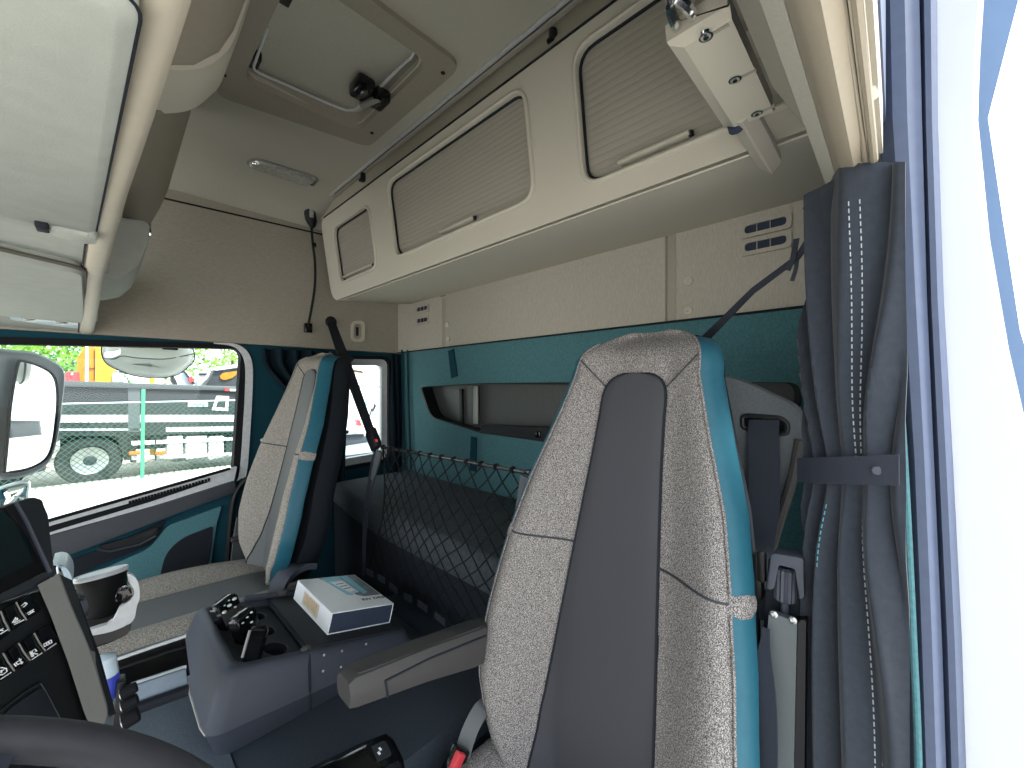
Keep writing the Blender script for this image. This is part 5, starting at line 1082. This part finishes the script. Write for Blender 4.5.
part('body', pr([(310, 425), (338, 420), (352, 424), (362, 434), (384, 444), (390, 470), (310, 470)], 7.5, 1.6, .05), M['frost'], t)
part('windscreen', pr([(338, 436), (362, 434.5), (378, 441), (340, 447)], 7.45, .3), M['slate'], t); part('red_lamp', pr([(357, 420), (360, 420), (362, 426), (358, 426)], 7.4, .1, 0), M['red'], t)
part('dark_line', pr([(338, 435), (364, 434), (364, 436), (338, 438)], 7.42, .1, 0), M['black'], t); part('bonnet_line', pr([(338, 457), (376, 452), (376, 453), (338, 459)], 7.42, .1, 0), M['slate'], t)
t = thing('orange_red_machine', 'red machine just right of the passenger seat back in the quarter window', 'machine', U(342, 430, Y=9)); part('body', pr([(334, 366), (339, 366), (343, 380), (345, 395), (348, 400), (346, 475), (334, 475)], 9.4, .6), M['red'], t); part('dark_arm', pr([(338, 382), (343, 388), (347, 399), (344, 400), (338, 392)], 9.3, .2), M['navy'], t)
# exterior mirrors
YM = 2.62
def X_(px, py, dy=0): return U(px, py, Y=YM + dy)
mn = V((.77, -.64, .048)).normalized()
t = thing('side_mirror', 'large passenger side mirror in a dark grey housing outside the window', 'mirror', X_(30, 480, .05))
mo = spline([X_(5, 480), X_(24, 477), X_(42, 469), X_(52, 457), X_(59, 432), (X_(63, 400)), X_(64.5, 374), X_(57, 363), X_(36, 353), X_(14, 350), X_(-20, 352), X_(-30, 400), X_(-25, 470)], 4)
cm = X_(35, 415)
def onm(p, o=0): d_ = V(p).normalized(); return d_ * ((cm + mn * o).dot(mn) / d_.dot(mn))
mo = [onm(p) for p in mo]
part('housing', G().loft([[p - mn * .004 for p in grow(mo, -.02)], [p + mn * .004 for p in grow(mo, -.010)], mo, [p - mn * .05 for p in grow(mo, -.005)], [p - mn * .11 for p in grow(mo, -.08)]]), mat('grey mirror housing', '666D73', .5, nvar=.05), t, ang=50)
mg = spline([X_(5, 472), X_(28, 468), X_(45, 459), X_(52, 445), X_(55.5, 420), X_(57, 395), X_(54, 378), X_(44, 369), X_(24, 362), X_(18, 366), X_(12, 400), X_(8, 440)], 4)
mgq = [onm(p, .012) for p in mg]
me_ = G().loft([mgq, [p - mn * .006 for p in mgq]]); 
mm_ = part('mirror_glass', me_, M['mirror'], t)
part('glass_rim', G().tube(grow(mgq, .003), .005, 6, closed=True), M['rubber'], t)
part('mirror_arm', G().tube([X_(-30, 440, .08), X_(-60, 460, .0), X_(-90, 470, -.2)], .03, 8), M['slate'], t)
wi = spline([X_(-10, 492), X_(5, 485), X_(25, 480.5), (X_(30.5, 484)), X_(29, 505), X_(26, 512), X_(-10, 530)], 4)
t = thing('wide_angle_mirror', 'small chrome framed wide angle mirror under the large side mirror', 'mirror', X_(10, 530))
part('housing', G().loft([grow(wi, -.006), [p + V((-.0, .01, 0)) for p in wi], [p + V((-.03, .10, 0)) for p in grow(wi, -.05)]]), M['alu'], t); part('mirror_glass', G().loft([[p + V((0, -.008, 0)) for p in grow(wi, -.03)], [p + V((0, .0, 0)) for p in grow(wi, -.012)]]), M['mirror'], t)
ko = spline([X_(103, 340), X_(101.5, 352), X_(106, 363), X_(118, 370), X_(134, 375.5), X_(155, 378), X_(174, 376), X_(187, 368), X_(194.5, 358), X_(190, 340)], 4)
t = thing('kerb_mirror', 'pale oval kerb mirror hanging over the top of the passenger window', 'mirror', X_(150, 345))
part('housing', G().loft([[p + V((0, .012, 0)) for p in grow(ko, -.003)], [p + V((0, -.008, 0)) for p in grow(ko, -.006)], [p + V((0, -.035, 0)) for p in grow(ko, -.03)], [p + V((0, -.05, 0)) for p in grow(ko, -.075)]]), mat('pale mirror back', 'E9E9E6', .35, nvar=.02), t, ang=60)
part('edge_line', G().tube([p + V((0, -.006, 0)) for p in ko], .0035, 6, closed=True), M['slate'], t, label='dark rim line')
part('face_seam', G().tube(spline([X_(103, 358, -.03), X_(114, 359, -.045), X_(122, 356, -.052), X_(138, 358, -.053), X_(165, 359, -.053), X_(186, 355.5, -.04), X_(194, 353.5, -.02)], 5), .0025, 6), M['slate'], t)
part('reflection_patch', G().poly(rnd([X_(104, 352, -.045), X_(116, 351, -.052), X_(121, 349, -.052), X_(121, 354, -.052), X_(112, 358, -.046), X_(105, 358, -.04)], .01), (0, .02, 0)), M['mirror'], t, label='small mirror glass of the kerb mirror')
part('bracket', G().box(X_(150, 344, -.03), (.16, .06, .035), .006).box(X_(170, 347, -.04), (.06, .03, .03), .004), M['black'], t)
for k_, (x0, y0, x1, y1, h, lb) in enumerate(((180, 10, 200, 24, 4.2, 'grey shed at the end of the yard, seen in the side mirror'), (190, 30, 215, 62, 5.0, 'long blue grey hall at the end of the yard, seen in the side mirror'))):
    t = thing('yard_shed', lb, 'building', V(((x0+x1)/2, (y0+y1)/2, -2.32)), 'yard sheds')
    part('wall', G().box(V(((x0+x1)/2, (y0+y1)/2, -2.32 + h/2)), (x1-x0, y1-y0, h)), M['trlt'] if k_ == 0 else M['frost'], t)
    part('roof', G().poly([V((x0 - .3, y0 - .3, -2.32 + h)), V((x0 - .3, y1 + .3, -2.32 + h)), V((x0 - .3, (y0+y1)/2, -2.32 + h + 1.2))], (x1 - x0 + .6, 0, 0)), M['trail'], t)
    part('gate', G().box(V((x0 - .03, (y0+y1)/2, -2.32 + 1.3)), (.06, 3, 2.6)), M['slate'], t)
# ================================================================== LIGHT, SKY, CAMERA
w = bpy.data.worlds.new('World'); SC.world = w; w.use_nodes = True; nt = w.node_tree
bg = nt.nodes['Background']; tc = nt.nodes.new('ShaderNodeTexCoord'); sx = nt.nodes.new('ShaderNodeSeparateXYZ'); rp = nt.nodes.new('ShaderNodeValToRGB')
nt.links.new(tc.outputs['Generated'], sx.inputs[0]); nt.links.new(sx.outputs['Z'], rp.inputs['Fac']); nt.links.new(rp.outputs['Color'], bg.inputs['Color'])
rp.color_ramp.elements[0].position = 0; rp.color_ramp.elements[0].color = (.93, .96, 1, 1); rp.color_ramp.elements[1].position = 1; rp.color_ramp.elements[1].color = (.78, .88, 1, 1)
bg.inputs['Strength'].default_value = SKY
sl_ = bpy.data.lights.new('sun', 'SUN'); sl_.energy = SUN; sl_.angle = math.radians(6); sl_.color = (1, .96, .9)
so = bpy.data.objects.new('sun', sl_); COL.objects.link(so); so.rotation_euler = V((-.22, .42, -.88)).to_track_quat('-Z', 'Y').to_euler()
cd = bpy.data.cameras.new('camera'); cam = bpy.data.objects.new('camera', cd); COL.objects.link(cam)
cd.sensor_fit = 'HORIZONTAL'; cd.sensor_width = 36; cd.lens = FPX * 36 / 1024; cd.shift_y = (HZ - 384) / 1024; cd.clip_start = .02; cd.clip_end = 500
fw = V((SN, CS, 0)); rt = V((CS, -SN, 0)); upv = V((0, 0, 1))
cam.matrix_world = Matrix((rt, upv, -fw)).transposed().to_4x4()
TOP.append(cam); SC.camera = cam
for o in TOP: o.location.z += LIFT
vs_ = SC.view_settings; vs_.view_transform = 'Standard'; vs_.look = 'None'; vs_.gamma = 1; vs_.use_curve_mapping = False; vs_.exposure = EXPO
SC.cycles.max_bounces = 10; SC.cycles.diffuse_bounces = 6; SC.cycles.transparent_max_bounces = 12
SC.cycles.caustics_reflective = False; SC.cycles.caustics_refractive = False; SC.cycles.sample_clamp_indirect = 6
